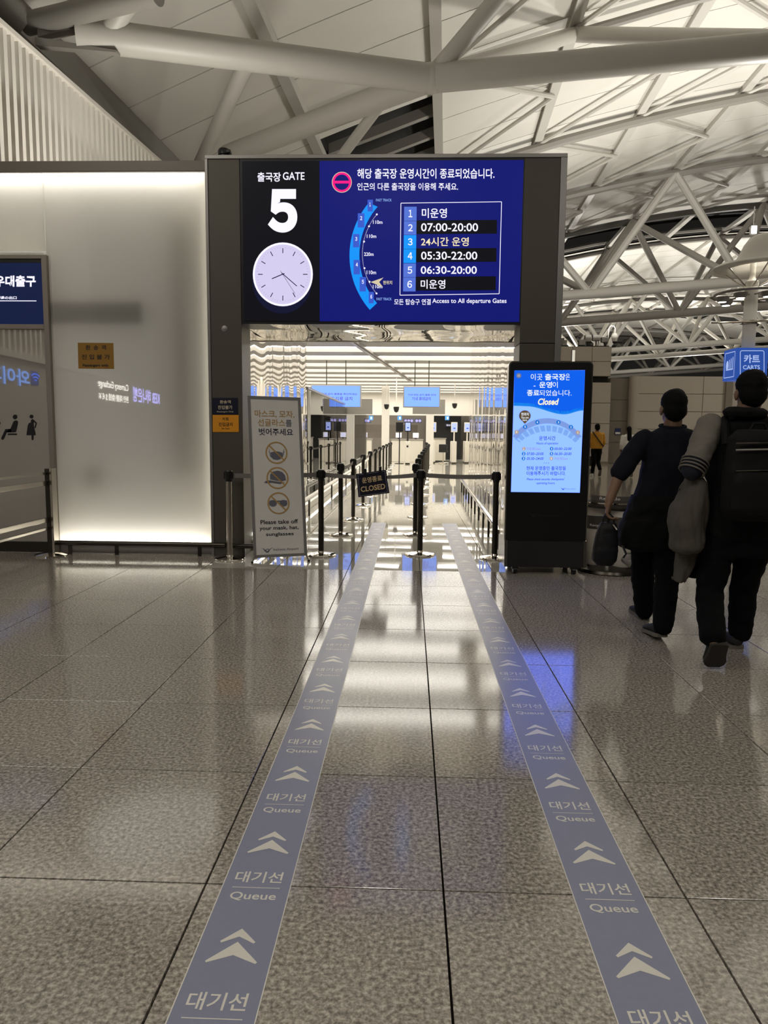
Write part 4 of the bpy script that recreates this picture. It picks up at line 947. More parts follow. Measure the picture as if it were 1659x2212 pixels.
# ================================================================== DISPLAY KIOSK
YK = 7.0
ck_ = crop(1060, 760, 260/1128)
t = thing('display_kiosk', 'tall black digital kiosk on casters showing a blue closed notice', 'kiosk', (1.35, YK+0.2, 0))
XK0, XK1 = 0.944, 1.716
def rounded(x0, z0, x1, z1, r, n=6):
    out = []
    for cx_, cz, a0 in ((x1-r, z1-r, 0), (x0+r, z1-r, 90), (x0+r, z0+r, 180), (x1-r, z0+r, 270)):
        out += [(cx_+r*math.cos(math.radians(a0+90*i/n)), cz+r*math.sin(math.radians(a0+90*i/n))) for i in range(n+1)]
    return out
MB().prism([(x, YK, z) for x, z in rounded(XK0, 0.30, XK1, 2.035, 0.035)], (0, 0.075, 0)).build('body', M_BLACK, t)
MB().prism([(x, YK-0.001, z) for x, z in rounded(XK0-0.012, 0.29, XK1+0.012, 2.047, 0.042)], (0, 0.1, 0)).xf(Matrix.Translation((0, 0.014, 0))).build('edge_trim', M_STEEL, t)
mb = MB(); mb.prism([(XK0-0.005, YK-0.012, 0.07), (XK1+0.005, YK-0.012, 0.07), (XK1+0.005, YK-0.004, 0.325), (XK0-0.005, YK-0.004, 0.325)], (0, 0.10, 0)); mb.build('lower_panel', M_KBASE, t)
mb = MB()
for x in (XK0-0.01, XK1-0.02):
    mb.prism([(x, YK-0.03, 0.075), (x, YK+0.46, 0.075), (x, YK+0.46, 0.33), (x, YK+0.09, 0.36), (x, YK-0.005, 0.33)], (0.03, 0, 0))
mb.box(XK0, YK+0.05, 0.075, XK1, YK+0.45, 0.1); mb.build('base_box', M_STEEL, t)
for x in (XK0+0.1, XK1-0.1):
    for y in (YK+0.02, YK+0.4):
        MB().lathe([(0, -0.018), (0.036, -0.018), (0.036, 0.018), (0, 0.018)], (0, 0, 0), 14).xf(Matrix.Translation((x, y, 0.036))@Matrix.Rotation(math.pi/2, 4, 'Y')).build('caster', M_BLACK, t, True)
        MB().box(x-0.03, y-0.03, 0.05, x+0.03, y+0.03, 0.076).build('caster_fork', M_DSTEEL, t)
YK1, YK2, YK3 = YK-0.003, YK-0.005, YK-0.0065
scr = [(222, 175), (885, 172), (835, 1320), (190, 1313)]
def edge_x(y): u = (y-174)/1142; return (222-32*u, 885-50*u)
top_c = emis_raw('kiosk_blue', (0.001, 0.118, 0.86)); mid_c = emis('kiosk_sky', (18, 130, 235)); low_c = emis_raw('kiosk_pale', (0.31, 0.56, 2.9)); nav = emis('kiosk_ink', (20, 34, 92)); kw = emis('kiosk_white', (240, 246, 255), 1.1)
wav = lambda x: 520-14*math.cos((x-215)/140.0) if x < 330 else 510+38*(1-math.cos((x-330)/360*math.pi)) if x < 690 else 586-18*(1-math.cos((x-690)/175*math.pi))
xs_ = [215+i*(868-215)/24 for i in range(25)]
mb = MB(); wall_poly(mb, scr, YK1+0.001, ck_); d0 = mb.build('display', low_c, t)
mb = MB()
for a, b in zip(xs_, xs_[1:]): wall_poly(mb, [(a+(7 if a < 216 else 0), 174), (b+(17 if b > 866 else 0), 173), (b, wav(b)-12), (a, wav(a)-12)], YK1, ck_)
mb.build('title_field', top_c, d0)
mb = MB()
for a, b in zip(xs_, xs_[1:]): wall_poly(mb, [(a, wav(a)-30), (b, wav(b)-30), (b, wav(b)), (a, wav(a))], YK1, ck_)
mb.build('wave_band', mid_c, d0)
mb = MB()
for s, bx_, bd in (('이곳', (375, 205, 485, 266), 0.0), ('출국장', (508, 205, 700, 266), 0.025), ('은', (702, 205, 742, 266), 0.0), ('-', (402, 318, 420, 324), 0.0), ('운영', (455, 280, 575, 338), 0.025), ('이', (580, 280, 628, 338), 0.0), ('종료', (340, 358, 455, 413), 0.025), ('되었습니다.', (457, 358, 757, 413), 0.0)): mb = MB(); wall_text(mb, s, bx_, YK2, ck_, bd*0.6); mb.build('lettering', kw, d0)
wall_text(MB(), 'Closed', (443, 436, 640, 498), YK2, ck_, 0.03, 0.25).build('lettering', emis('kiosk_cream', (255, 244, 214)), d0)
mb = MB(); wall_poly(mb, disc((320, 600), 55, 52, 24, 150, 390)+[(320, 676)], YK2, ck_); mb.build('location_pin', emis('kiosk_brown', (92, 76, 52)), d0)
for b_, bx_, sh_ in (('현위치', (286, 570, 357, 600), 0), ('You are', (286, 606, 355, 626), 0.2), ('here', (298, 630, 340, 648), 0.2)):
    mb = MB(); wall_text(mb, b_, bx_, YK3, ck_, 0.014, sh_); mb.build('lettering', kw, d0)
oa, ia = arc3((205, 795), (535, 622), (852, 795), 30), arc3((250, 815), (535, 672), (812, 815), 30)
mb = MB()
for k in range(30): wall_poly(mb, [oa[k], oa[k+1], ia[k+1], ia[k]], YK1, ck_)
mb.build('terminal_map', emis('kiosk_arch', (126, 156, 224)), d0)
oa, ia = arc3((222, 815), (535, 690), (832, 815), 45), arc3((272, 850), (535, 745), (792, 850), 45)
mb = MB()
for k in range(45):
    if k % 4 != 1: wall_poly(mb, [oa[k], oa[k+1], ia[k+1], ia[k]], YK1, ck_)
mb.build('terminal_map', emis('kiosk_arch2', (124, 170, 240)), d0)
for s, x, y, c in (('5', 322, 703, 0), ('4', 437, 660, 0), ('3', 635, 660, 0), ('2', 752, 705, 0), ('6', 243, 752, 1), ('1', 818, 755, 1), ('1', 311, 908, 1), ('2', 309, 955, 0), ('3', 307, 1000, 0), ('4', 571, 908, 0), ('5', 570, 955, 0), ('6', 568, 1000, 1)):
    mB, mN = MB(), MB(); wall_poly(mB, disc((x, y), 20 if y < 800 else 17, 20 if y < 800 else 17, 18), YK2, ck_); wall_text(mN, s, (x-6, y-10, x+6 if s != '1' else x+4, y+10), YK3, ck_, 0.012)
    mB.build('number_badge', emis('kiosk_tan', (178, 158, 140)) if c else emis('kiosk_badge', (12, 116, 214)), d0); mN.build('lettering', kw, d0)
mb = MB()
for s, bx_, sh, bd in (('운영시간', (453, 790, 608, 830), 0, 0.012), ('Hours of operation', (428, 846, 632, 874), 0.2, 0.012), ('07:00~20:00', (338, 943, 495, 968), 0.2, 0.012), ('05:30~24:00', (338, 988, 495, 1013), 0.2, 0.012), ('00:00~22:00', (598, 896, 757, 920), 0.2, 0.012), ('06:30~20:00', (598, 943, 757, 968), 0.2, 0.012),
                       ('현재 운영중인 출국장을', (335, 1072, 705, 1110), 0, 0.012), ('이용해주시기 바랍니다.', (335, 1120, 703, 1158), 0, 0.012), ("Please check security checkpoints'", (337, 1182, 693, 1210), 0.2, 0.012), ('operating hours.', (427, 1219, 603, 1246), 0.2, 0.012), ('Incheon Airport', (702, 1280, 797, 1292), 0, 0)): mb = MB(); wall_text(mb, s, bx_, YK2, ck_, bd*0.7, sh); mb.build('lettering', nav, d0)
mb = MB()
for p in logo_polys((680, 1284), 22): wall_poly(mb, p, YK2, ck_)
mb.build('logo_mark', nav, d0)
mb = MB()
for x in (500, 521, 542): wall_poly(mb, disc((x, 1042), 3.5, 3.5, 8), YK2, ck_)
mb.build('ellipsis_dots', nav, d0, kind='stuff')
for b_, bx_, sh_ in (('미운영', (338, 895, 408, 921), 0), ('Closed', (413, 900, 466, 920), 0.2), ('미운영', (598, 988, 668, 1013), 0), ('Closed', (672, 992, 722, 1012), 0.2)):
    mb = MB(); wall_text(mb, b_, bx_, YK2, ck_, 0.006, sh_); mb.build('lettering', emis('kiosk_tan2', (150, 140, 170)), d0)
mb = MB(); wall_poly(mb, disc((263, 223), 24, 24, 18), YK2, ck_); mb.build('pause_badge', emis('kiosk_pause', (110, 118, 150)), d0)
mb = MB(); wall_text(mb, 'II', (254, 212, 272, 234), YK3, ck_, 0.01); mb.build('pause_mark', emis('kiosk_pmark', (190, 190, 200)), d0)
mb = MB(); wall_text(mb, 'Incheon Airport', (450, 1527, 655, 1545), YK1, ck_, 0.0)
for p in logo_polys((405, 1527), 40): wall_poly(mb, p, YK1, ck_)
mb.build('logo', mat('kiosk_logo', (46, 46, 50), 0.5), t)

# ================================================================== FAR RIGHT: stone walls, mast, bins
wb = struct('wall_back')
gap = 0.012
def stone_grid(x0, x1, z0, z1, Y, nx, nz, m, name='panel'):
    me = None; w, h = (x1-x0)/nx, (z1-z0)/nz
    for i in range(nx):
        for j in range(nz):
            if me is None:
                o = MB().box(x0+gap, Y, z0+gap, x0+w-gap, Y+0.06, z0+h-gap, 0.006).build(name, m, wb); me = o.data
            else:
                o = link(name, me, wb); o.location = (w*i, 0, h*j)
    MB().box(x0, Y+0.03, z0, x1, Y+0.8, z1-0.002).build('core', M_STONED, wb)
YA = 33.0
pa0, pa1 = P(1196, 748, YA), P(1322, 748, YA); pz = P(1300, 813, YA).z; pz2 = P(1300, 826, YA).z
stone_grid(pa0.x, pa1.x, pz, pa0.z, YA, 3, 2, M_STONE)
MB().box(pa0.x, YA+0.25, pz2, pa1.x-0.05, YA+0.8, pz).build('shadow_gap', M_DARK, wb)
stone_grid(pa0.x, P(1318, 900, YA).x, 0.0, pz2, YA+0.02, 2, 4, M_STONE)
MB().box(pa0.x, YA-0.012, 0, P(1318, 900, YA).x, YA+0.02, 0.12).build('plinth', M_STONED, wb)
pc0, pc1 = P(1318, 817, 34), P(1364, 817, 34)
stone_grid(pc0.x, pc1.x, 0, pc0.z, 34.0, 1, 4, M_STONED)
pd0 = P(1364, 812, 33.6)
stone_grid(pd0.x+0.28, 34, 0, pd0.z, 33.6, 8, 5, M_STONE)
MB().tube([(pd0.x+0.28, 33.88, 0), (pd0.x+0.28, 33.88, pd0.z)], 0.28, 20).build('corner_column', M_STONE, wb, True)
q = P(1568, 840, 33.5)
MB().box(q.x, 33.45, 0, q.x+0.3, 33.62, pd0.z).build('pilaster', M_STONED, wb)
t = thing('wall_notice', 'small blue and white notice on the dark pillar beside the stone wall', 'notice', P(1334, 932, 33.9))
a, b = P(1328, 939, 33.98), P(1341, 925, 33.98); MB().box(a.x, 33.97, a.z, b.x, 33.995, b.z).build('plate', mat('notice_navy', (30, 44, 90), 0.4), t); MB().box(a.x+0.02, 33.965, a.z+0.03, b.x-0.02, 33.97, a.z+0.12).build('text_field', M_WHITE, t)
# floodlights and wires on top of the stone block
for k, (x, y, w, h) in enumerate(((1219, 741, 10, 12), (1257, 740, 14, 12), (1270, 731, 13, 14), (1288, 730, 16, 12), (1306, 734, 14, 11))):
    p = P(x, y, YA+0.3); zb = pa0.z; sw = w*YA/1560; sh = h*YA/1560
    t = thing('floodlight', ('first', 'second', 'third', 'fourth', 'fifth')[k]+' small grey floodlight box from the left on top of the stone block', 'floodlight', (p.x, p.y, zb), 'floodlights on the stone block')
    MB().box(p.x-sw/2, p.y-0.1, p.z-sh/2, p.x+sw/2, p.y+0.15, p.z+sh/2, 0.02).build('housing', M_GREYP, t); MB().tube([(p.x, p.y, zb), (p.x, p.y, p.z)], 0.03, 6).build('bracket', M_DSTEEL, t)
    MB().tube([(p.x+0.1, p.y+0.1, p.z), (p.x+0.13, p.y+0.12, p.z-0.08), (p.x+0.12, p.y+0.12, zb+0.12), (p.x+0.1, p.y+0.15, zb+0.04)], 0.016, 5).build('cable', M_BLACKM, t)
    MB().box(p.x-sw*0.6, p.y-0.15, zb, p.x+sw*0.6, p.y+0.2, zb+0.05).build('base_plate', M_DARK, t)
p = P(1328, 730, YA+0.3)
t = thing('hook_camera', 'pale dome camera hanging from a hooked pipe over the stone block corner', 'camera', p)
MB().lathe([(0, -0.2), (0.1, -0.16), (0.14, -0.02), (0.16, 0.1), (0.1, 0.2), (0, 0.24)], p, 14).build('dome', M_WHITE, t, True); MB().lathe([(0, -0.27), (0.08, -0.23), (0.1, -0.16), (0, -0.15)], p, 12).build('lens', M_BLACK, t, True)
MB().tube([p+Vector(v) for v in ((0, 0, 0.2), (0, 0, 0.42), (-0.06, 0, 0.52), (-0.2, 0, 0.53), (-0.28, 0, 0.42), (-0.3, 0, -0.4))], 0.025, 8).build('pipe', M_WHITE, t, True)
p = P(1239, 770, 12.0)
t = thing('wall_light', 'slim upright white light strip just above the black kiosk top', 'light', p)
MB().box(p.x-0.03, 12.0, p.z-0.55, p.x+0.03, 12.04, p.z+0.11, 0.005).build('housing', M_TRIM, t); MB().box(p.x-0.022, 11.994, p.z-0.12, p.x+0.022, 12.0, p.z+0.1).build('diffuser', emis('strip', (226, 220, 200), 0.9), t)
MB().box(p.x-0.02, 12.01, 0, p.x+0.02, 12.04, p.z-0.5).build('pole', M_TRIM, t)

# lighting mast with carts sign
YM = 13.8
c0 = P(1619, 700, YM); mx = c0.x
t = thing('light_mast', 'white lighting mast with curved reflector and round lamps behind the men', 'lamp post', (mx, YM, 0))
MB().lathe([(0.12, 0), (0.12, 0.02), (0.115, 0.03), (0.115, 4.15), (0.06, 4.2), (0.05, 4.25), (0.05, 4.95), (0, 4.95)], (mx, YM, 0), 24).build('pole', M_WHITE, t, True)
zt_ = P(1600, 507, YM).z
prof = [(0.0, 0.0), (0.25, -0.005), (0.36, -0.05), (0.46, -0.16), (0.56, -0.33), (0.68, -0.49), (0.8, -0.565), (0.9, -0.57), (0.98, -0.535), (1.06, -0.52), (1.12, -0.56)]
prof = [(r*0.82+0.0, z*1.05+zt_) for r, z in prof]
mb = MB(); mb.lathe(prof+[(r, z-0.012) for r, z in prof[::-1]], (mx+0.22, YM, 0), 40); mb.build('reflector', mat('reflector_white', (235, 232, 224), 0.35), t, True)
zr_ = P(1619, 676, YM).z
mb = MB(); ringp = [(mx+0.62*math.cos(a), YM+0.62*math.sin(a), zr_+0.33) for a in [2*math.pi*k/28 for k in range(29)]]; mb.tube(ringp, 0.025, 8); mb.build('lamp_ring', M_TRIM, t, True)
M_LAMP = emis('lamp_disc', (255, 252, 240), 6)
for k in range(7):
    a = 2*math.pi*k/7+0.35; x, y = mx+0.5*math.cos(a), YM+0.5*math.sin(a); z = zr_+0.2
    h = MB().lathe([(0.0, 0.0), (0.075, 0.0), (0.115, 0.05), (0.12, 0.09), (0.0, 0.09)], (x, y, z), 16).build('lamp_head', M_TRIM, t, True)
    MB().lathe([(0.0, -0.004), (0.07, -0.004), (0.07, 0.002), (0.0, 0.002)], (x, y, z), 16).build('lens', M_LAMP, h)
    MB().tube([(x, y, z+0.09), (mx, YM, zr_+0.33)], 0.018, 6).build('arm', M_TRIM, t, True)
for k in range(6):
    a = 2*math.pi*k/6+0.2; MB().tube([(mx+0.1*math.cos(a), YM+0.1*math.sin(a), zr_+0.45), (mx+0.22+0.78*math.cos(a), YM+0.78*math.sin(a), zt_-0.56)], 0.014, 6).build('stay', M_CHROME, t, True)
zc_ = P(1619, 697, YM).z
for s in (-1, 1): MB().tube([(mx, YM-0.13, zc_), (mx+s*0.75, YM-0.16, zc_-0.03+0.1*(s > 0))], 0.018, 6).build('cross_arm', M_STEEL, t, True)
MB().lathe([(0.118, -0.03), (0.13, -0.03), (0.13, 0.03), (0.118, 0.03)], (mx, YM, zc_), 20).build('collar', M_STEEL, t, True)
ccs = crop(1500, 460, 159/879)
yf = YM-0.27
a, b = P(1592, 753, yf), P(1657, 806, yf); zb_ = P(1592, 820, yf).z
x0, x1, z1 = a.x, b.x, P(1592, 751, yf).z
sb = mat('carts_blue', (50, 96, 190), 0.4); sw_ = emis('carts_white', (176, 196, 245), 0.9)
sb2 = emis('carts_panel', (44, 82, 168), 0.9)
sg = thing('carts_sign', 'blue box sign for carts mounted around the white lighting mast', 'sign', ((x0+x1)/2, YM, zb_))
MB().box(x0, yf, zb_, x1, YM-0.125, z1, 0.006).build('box', sb2, sg); MB().box(x0, YM+0.125, zb_, x1, YM+0.27, z1, 0.006).build('box', sb2, sg)
MB().box(x0, YM-0.125, zb_, mx-0.13, YM+0.125, z1).build('box', sb2, sg); MB().box(mx+0.13, YM-0.125, zb_, x1, YM+0.125, z1).build('box', sb2, sg)
mb = MB(); Yf = yf-0.004
wall_text(mb, '카트', (590, 1692, 782, 1793), Yf, ccs, 0.03); mb.build('lettering', sw_, sg); mb = MB(); wall_text(mb, 'CARTS', (580, 1818, 782, 1868), Yf, ccs, 0.02)
def rrect(mb, x0, y0, x1, y1, r, w, Y, cr, n=5):
    pts = []
    for cx_, cy_, a0 in ((x1-r, y0+r, 270), (x1-r, y1-r, 0), (x0+r, y1-r, 90), (x0+r, y0+r, 180)):
        pts += [(cx_+r*math.cos(math.radians(a0+90*i/n)), cy_+r*math.sin(math.radians(a0+90*i/n))) for i in range(n+1)]
    for p, q in zip(pts, pts[1:]+pts[:1]): wall_poly(mb, line_pts(p, q, w), Y, cr)
mb.build('lettering', sw_, sg); mb = MB(); rrect(mb, 548, 1645, 832, 1965, 22, 9, Yf, ccs); mb.build('border_line', sw_, sg)
mb = MB(); S_ = lambda y, z: Vector((x0-0.004, y, z)); hh = z1-zb_
def side_line(a, b, w):
    mb.poly([S_(*p) for p in line_pts(a, b, w)])
for a, b in (((yf+0.06, zb_+0.06), (YM+0.2, zb_+0.06)), ((YM+0.2, zb_+0.06), (YM+0.2, z1-0.06)), ((YM+0.2, z1-0.06), (yf+0.06, z1-0.06)), ((yf+0.06, z1-0.06), (yf+0.06, zb_+0.06))): side_line(a, b, 0.014)
for k in range(4): side_line((yf+0.13+0.07*k, zb_+0.2), (yf+0.13+0.07*k, zb_+0.42-0.02*k), 0.025)
side_line((yf+0.11, zb_+0.2), (yf+0.4, zb_+0.2), 0.02); mb.poly([S_(yf+0.36+0.05*math.cos(q/10*6.283), zb_+0.28+0.09*math.sin(q/10*6.283)) for q in range(10)]); mb.build('cart_symbol', sw_, sg)
p = P(1629, 496, 40)
t = thing('roof_light', 'small bright square light under the roof above the mast reflector', 'light', p)
MB().box(p.x-0.16, p.y, p.z-0.22, p.x+0.16, p.y+0.2, p.z+0.22, 0.03).build('housing', M_WHITE, t); MB().box(p.x-0.14, p.y-0.006, p.z-0.2, p.x+0.14, p.y, p.z+0.2).build('lens', emis('roof_lamp', (245, 246, 255), 8), t)
MB().tube([(p.x, p.y+0.1, p.z+0.2), (p.x, p.y+0.1, p.z+1.2)], 0.03, 6).build('hanger', M_TUBE, t)

# recycling bin island
bx0 = Vector((2.03, 7.25, 0))
t = thing('recycling_bin', 'round recycling bin island with dark lid and base beside the kiosk', 'bin', bx0)
MB().lathe([(0.31, 0), (0.32, 0.01), (0.31, 0.035), (0.26, 0.05), (0.12, 0.07), (0, 0.07)], bx0, 36).build('base', M_DSTEEL, t, True)
for dx, dy, r, zz in ((-0.14, 0.03, 0.12, 0.64), (0.10, -0.06, 0.155, 0.62)):
    c = bx0+Vector((dx, dy, 0))
    o = MB().lathe([(r*0.72, 0.06), (r*0.8, 0.075), (r, 0.45), (r, zz), (0, zz)], c, 24).build('bin_body', mat('bin_white', (206, 200, 188), 0.4), t, True)
    MB().lathe([(r+0.003, 0.43), (r+0.003, 0.56), (r, 0.56), (r, 0.43)], c, 24).build('label_band', mat('bin_label', (70, 66, 60), 0.45), o, True)
    mb = MB()
    def cyl(u, v, z0, z1, w): a = -math.pi/2-0.25+(u-0.5)*w; return c+Vector(((r+0.005)*math.cos(a), (r+0.005)*math.sin(a), z0+(z1-z0)*v))
    text_uv(mb, 'Recycle', lambda u, v: cyl(u, v, 0.45, 0.48, 1.1), 0.02); mb.build('lettering', M_PRINT, o)
MB().lathe([(0.0, 0.64), (0.22, 0.64), (0.28, 0.67), (0.285, 0.70), (0.265, 0.715), (0.0, 0.715)], bx0, 36).build('lid', mat('bin_lid', (58, 55, 50), 0.4), t, True)
MB().lathe([(0.287, 0.693), (0.292, 0.693), (0.292, 0.705), (0.287, 0.705)], bx0, 36).build('lid_rim', M_CHROME, t, True)
rim = MB(); n = 18; vs = []
for i in range(n+1):
    a = math.radians(200+130*i/n)
    for rr, z in ((0.255, 0.712), (0.255, 0.77), (0.245, 0.77), (0.245, 0.712)): vs.append(bx0+Vector((rr*math.cos(a), rr*math.sin(a), z)))
rim.add(vs, [(4*i+j, 4*i+4+j, 4*i+4+(j+1) % 4, 4*i+(j+1) % 4) for i in range(n) for j in range(4)]); rm = rim.build('rim_band', mat('bin_rim', (82, 78, 72), 0.4), t, True)
mb = MB(); text_uv(mb, 'Recycle', lambda u, v: bx0+Vector((0.258*math.cos(math.radians(226+44*u)), 0.258*math.sin(math.radians(226+44*u)), 0.724+0.036*v)), 0.01); mb.build('lettering', M_PRINT, rm)
bag = []
for j in range(9):
    z = 0.065+0.15*j/8; rr = 0.12*math.sin(math.pi*(0.25+0.75*(1-j/8)*0.9))
    bag.append([bx0+Vector((0.17+(rr+0.012*math.sin(5*a+j))*math.cos(a), -0.16+(rr*0.7+0.012*math.cos(4*a+2*j))*math.sin(a), z)) for a in [2*math.pi*k/18 for k in range(18)]])
MB().rings(bag).build('clear_bag', glass('clear_bag', (0.88, 0.88, 0.9, 1), 1.5, 0.12), t, True)

# ================================================================== PEOPLE
def cap(mb, a, ra, b, rb, n=16):
    a, b = Vector(a), Vector(b); d = (b-a).normalized()
    h = Vector((0, 0, 1)) if abs(d.z) < 0.9 else Vector((0, 1, 0)); u = d.cross(h).normalized(); w = d.cross(u)
    rs = []
    for k in range(4):
        q = math.pi/2*(1-k/4)+0.0; rs.append((a-d*ra*math.sin(q), max(ra*math.cos(q), ra*0.05)))
    rs.append((a, ra)); rs.append((b, rb))
    for k in range(1, 5):
        q = math.pi/2*k/4; rs.append((b+d*rb*math.sin(q), max(rb*math.cos(q), rb*0.05)))
    return mb.rings([[c+(u*math.cos(2*math.pi*j/n)+w*math.sin(2*math.pi*j/n))*r for j in range(n)] for c, r in rs])
def chain(mb, pts):
    for (a, ra), (b, rb) in zip(pts, pts[1:]): cap(mb, a, ra, b, rb)
    return mb
def ell(mb, c, rx, ry, rz, n=16, M=None):
    c = Vector(c); rs = []
    for k in range(9):
        q = -math.pi/2+math.pi*k/8; r = max(math.cos(q), 0.03)
        ring = [Vector((rx*r*math.cos(2*math.pi*j/n), ry*r*math.sin(2*math.pi*j/n), rz*math.sin(q))) for j in range(n)]
        rs.append([c+(M @ p if M else p) for p in ring])
    return mb.rings(rs)
def trunk(mb, lv, n=24, e=2.6):
    rs = []
    for c, hw, hd in lv:
        c = Vector(c); r = []
        for j in range(n):
            a = 2*math.pi*j/n; x, y = math.cos(a), math.sin(a)
            r.append(c+Vector((hw*math.copysign(abs(x)**(2/e), x), hd*math.copysign(abs(y)**(2/e), y), 0)))
        rs.append(r)
    return mb.rings(rs)
def organic(name, mb, m, parent, voxel=0.012, smooth=4, folds=0.0, fscale=9.0, fz=1.7):
    o = mb.build(name+'_tmp', m)
    md = o.modifiers.new('r', 'REMESH'); md.mode = 'VOXEL'; md.voxel_size = voxel
    sm = o.modifiers.new('s', 'SMOOTH'); sm.iterations = smooth; sm.factor = 0.5
    bpy.context.view_layer.update()
    dg = bpy.context.evaluated_depsgraph_get(); me = bpy.data.meshes.new_from_object(o.evaluated_get(dg))
    bpy.data.objects.remove(o)
    if folds:
        for v in me.vertices:
            q = v.co; f = noise.noise(Vector((q.x*fscale, q.y*fscale, q.z*fscale*fz)))*0.6+noise.noise(Vector((q.x*fscale*2.2, q.y*fscale*2.2, q.z*fscale*fz*2.1)))*0.4
            v.co = q+v.normal*f*folds
    me.name = name; off = ORG.get(parent.name, Vector())
    me.transform(Matrix.Translation(-off)); me.polygons.foreach_set('use_smooth', [True]*len(me.polygons))
    me.materials.clear(); me.materials.append(m)
    return link(name, me, parent)
M_SKIN = mat('skin', (118, 90, 70), 0.6); M_HAIR = mat('black_hair', (7, 7, 7), 0.8, spec=0.15, noise_amt=0.3, noise_scale=90)
M_SHIRT = mat('navy_shirt', (15, 16, 25), 0.9, spec=0.2, noise_amt=0.12, noise_scale=30); M_TRS = mat('black_trousers', (7, 7, 9), 0.9, spec=0.15, noise_amt=0.12, noise_scale=30)
M_JKT = mat('black_jacket', (7, 7, 8), 0.85, spec=0.2); M_SHOE = mat('dark_shoe', (20, 19, 19), 0.7); M_SOLE = mat('pale_sole', (100, 95, 86), 0.7)
def head(mb, c, s=1.0, face=(0, 1), tilt=0.0):
    """head with brow, nose, lips, chin and ears; face gives the way it looks in plan"""
    f = Vector((face[0], face[1], 0)).normalized(); r = Vector((f.y, -f.x, 0)); up_ = Vector((0, 0, 1)); c = Vector(c)
    M = Matrix((r, f, up_)).transposed(); g = lambda x, y, z: c+(r*x+f*y+up_*z)*s
    ell(mb, g(0, -0.012, 0.03), 0.077*s, 0.095*s, 0.088*s, M=M); ell(mb, g(0, 0.03, -0.04), 0.06*s, 0.068*s, 0.08*s, M=M)
    ell(mb, g(0, 0.062, -0.098), 0.026*s, 0.024*s, 0.022*s, M=M)
    cap(mb, g(0, 0.088, 0.005), 0.009*s, g(0, 0.112, -0.035), 0.014*s); ell(mb, g(0, 0.088, -0.068), 0.024*s, 0.012*s, 0.01*s, M=M)
    ell(mb, g(0, 0.078, 0.018), 0.052*s, 0.018*s, 0.012*s, M=M)
    for q in (-1, 1):
        ell(mb, g(q*0.08, -0.012, -0.018), 0.012*s, 0.021*s, 0.034*s, M=M)
    return g, M, r, f
def hair(mb, g, M, s=1.0):
    ell(mb, g(0, -0.016, 0.042), 0.086*s, 0.103*s, 0.09*s, M=M); ell(mb, g(0, -0.05, -0.01), 0.077*s, 0.066*s, 0.085*s, M=M)
    ell(mb, g(0.02, 0.02, 0.09), 0.06*s, 0.075*s, 0.045*s, M=M); return mb
def eyes(par, g, s=1.0):
    for q in (-1, 1):
        ell(MB(), g(q*0.032, 0.082, -0.002), 0.013*s, 0.013*s, 0.013*s, 12).build('eye', mat('eye_white', (220, 215, 205), 0.3), par, True)
def hand(mb, wrist, d, side, curl=0.9, s=1.0):
    """palm, four unequal curled fingers and a thumb off the side; d points down the palm, side toward the thumb"""
    d = Vector(d).normalized(); sd = Vector(side).normalized(); sd = (sd-d*sd.dot(d)).normalized(); nm = d.cross(sd)
    w = Vector(wrist)
    cap(mb, w, 0.024*s, w+d*0.03*s, 0.027*s)
    for k in range(4):
        o = sd*(0.027-0.018*k)*s; cap(mb, w+d*0.02*s+o*0.8, 0.0145*s, w+d*0.078*s+o, 0.0105*s, 10)
        L = (0.04, 0.045, 0.042, 0.033)[k]*s; p = w+d*0.084*s+o; a = 0.0
        for j, r in enumerate((0.0095, 0.0085, 0.0078)):
            a += curl*(0.75 if j == 0 else 0.8); q = p+(d*math.cos(a)+nm*math.sin(a))*L*(1-0.22*j); cap(mb, p, r*s, q, r*0.93*s, 10); p = q
    b = w+d*0.025*s+sd*0.026*s; t1 = b+(d*0.6+sd*0.7+nm*0.3).normalized()*0.04*s; t2 = t1+(d*0.9+sd*0.1+nm*0.5).normalized()*0.032*s
    cap(mb, b, 0.014*s, t1, 0.0115*s, 10); cap(mb, t1, 0.0115*s, t2, 0.009*s, 10)
    return mb
def shoe(par, heel, toe, m=None, sole=None, w=0.045, lift=None):
    h, tt = Vector(heel), Vector(toe); d = (tt-h); L = d.length; d.normalize(); side = d.cross(Vector((0, 0, 1))).normalized() if abs(d.z) < 0.98 else Vector((1, 0, 0)); upv = side.cross(d)
    def ring(u, w_, z0, z1): c = h+d*u*L; return [c+side*w_*math.cos(a)+upv*((z0+z1)/2+(z1-z0)/2*math.sin(a)) for a in [2*math.pi*k/16 for k in range(16)]]
    mb = MB().rings([ring(-0.02, w*0.4, 0.02, 0.06), ring(0.05, w*0.8, 0.012, 0.088), ring(0.25, w*0.85, 0.012, 0.095), ring(0.5, w*0.95, 0.012, 0.075), ring(0.75, w*1.08, 0.012, 0.06), ring(0.92, w*0.9, 0.012, 0.048), ring(1.01, w*0.4, 0.016, 0.035)])
    o = mb.build('shoe', m or M_SHOE, par, True)
    pr = [(-0.02, 0.5), (0.03, 0.85), (0.2, 0.88), (0.45, 0.92), (0.72, 1.12), (0.88, 1.02), (0.99, 0.6)]
    out = [h+d*u*L+side*w*q for u, q in pr]+[h+d*u*L-side*w*q for u, q in pr[::-1]]
    MB().prism(out, upv*0.024).build('sole', sole or M_SOLE, o)
    return o

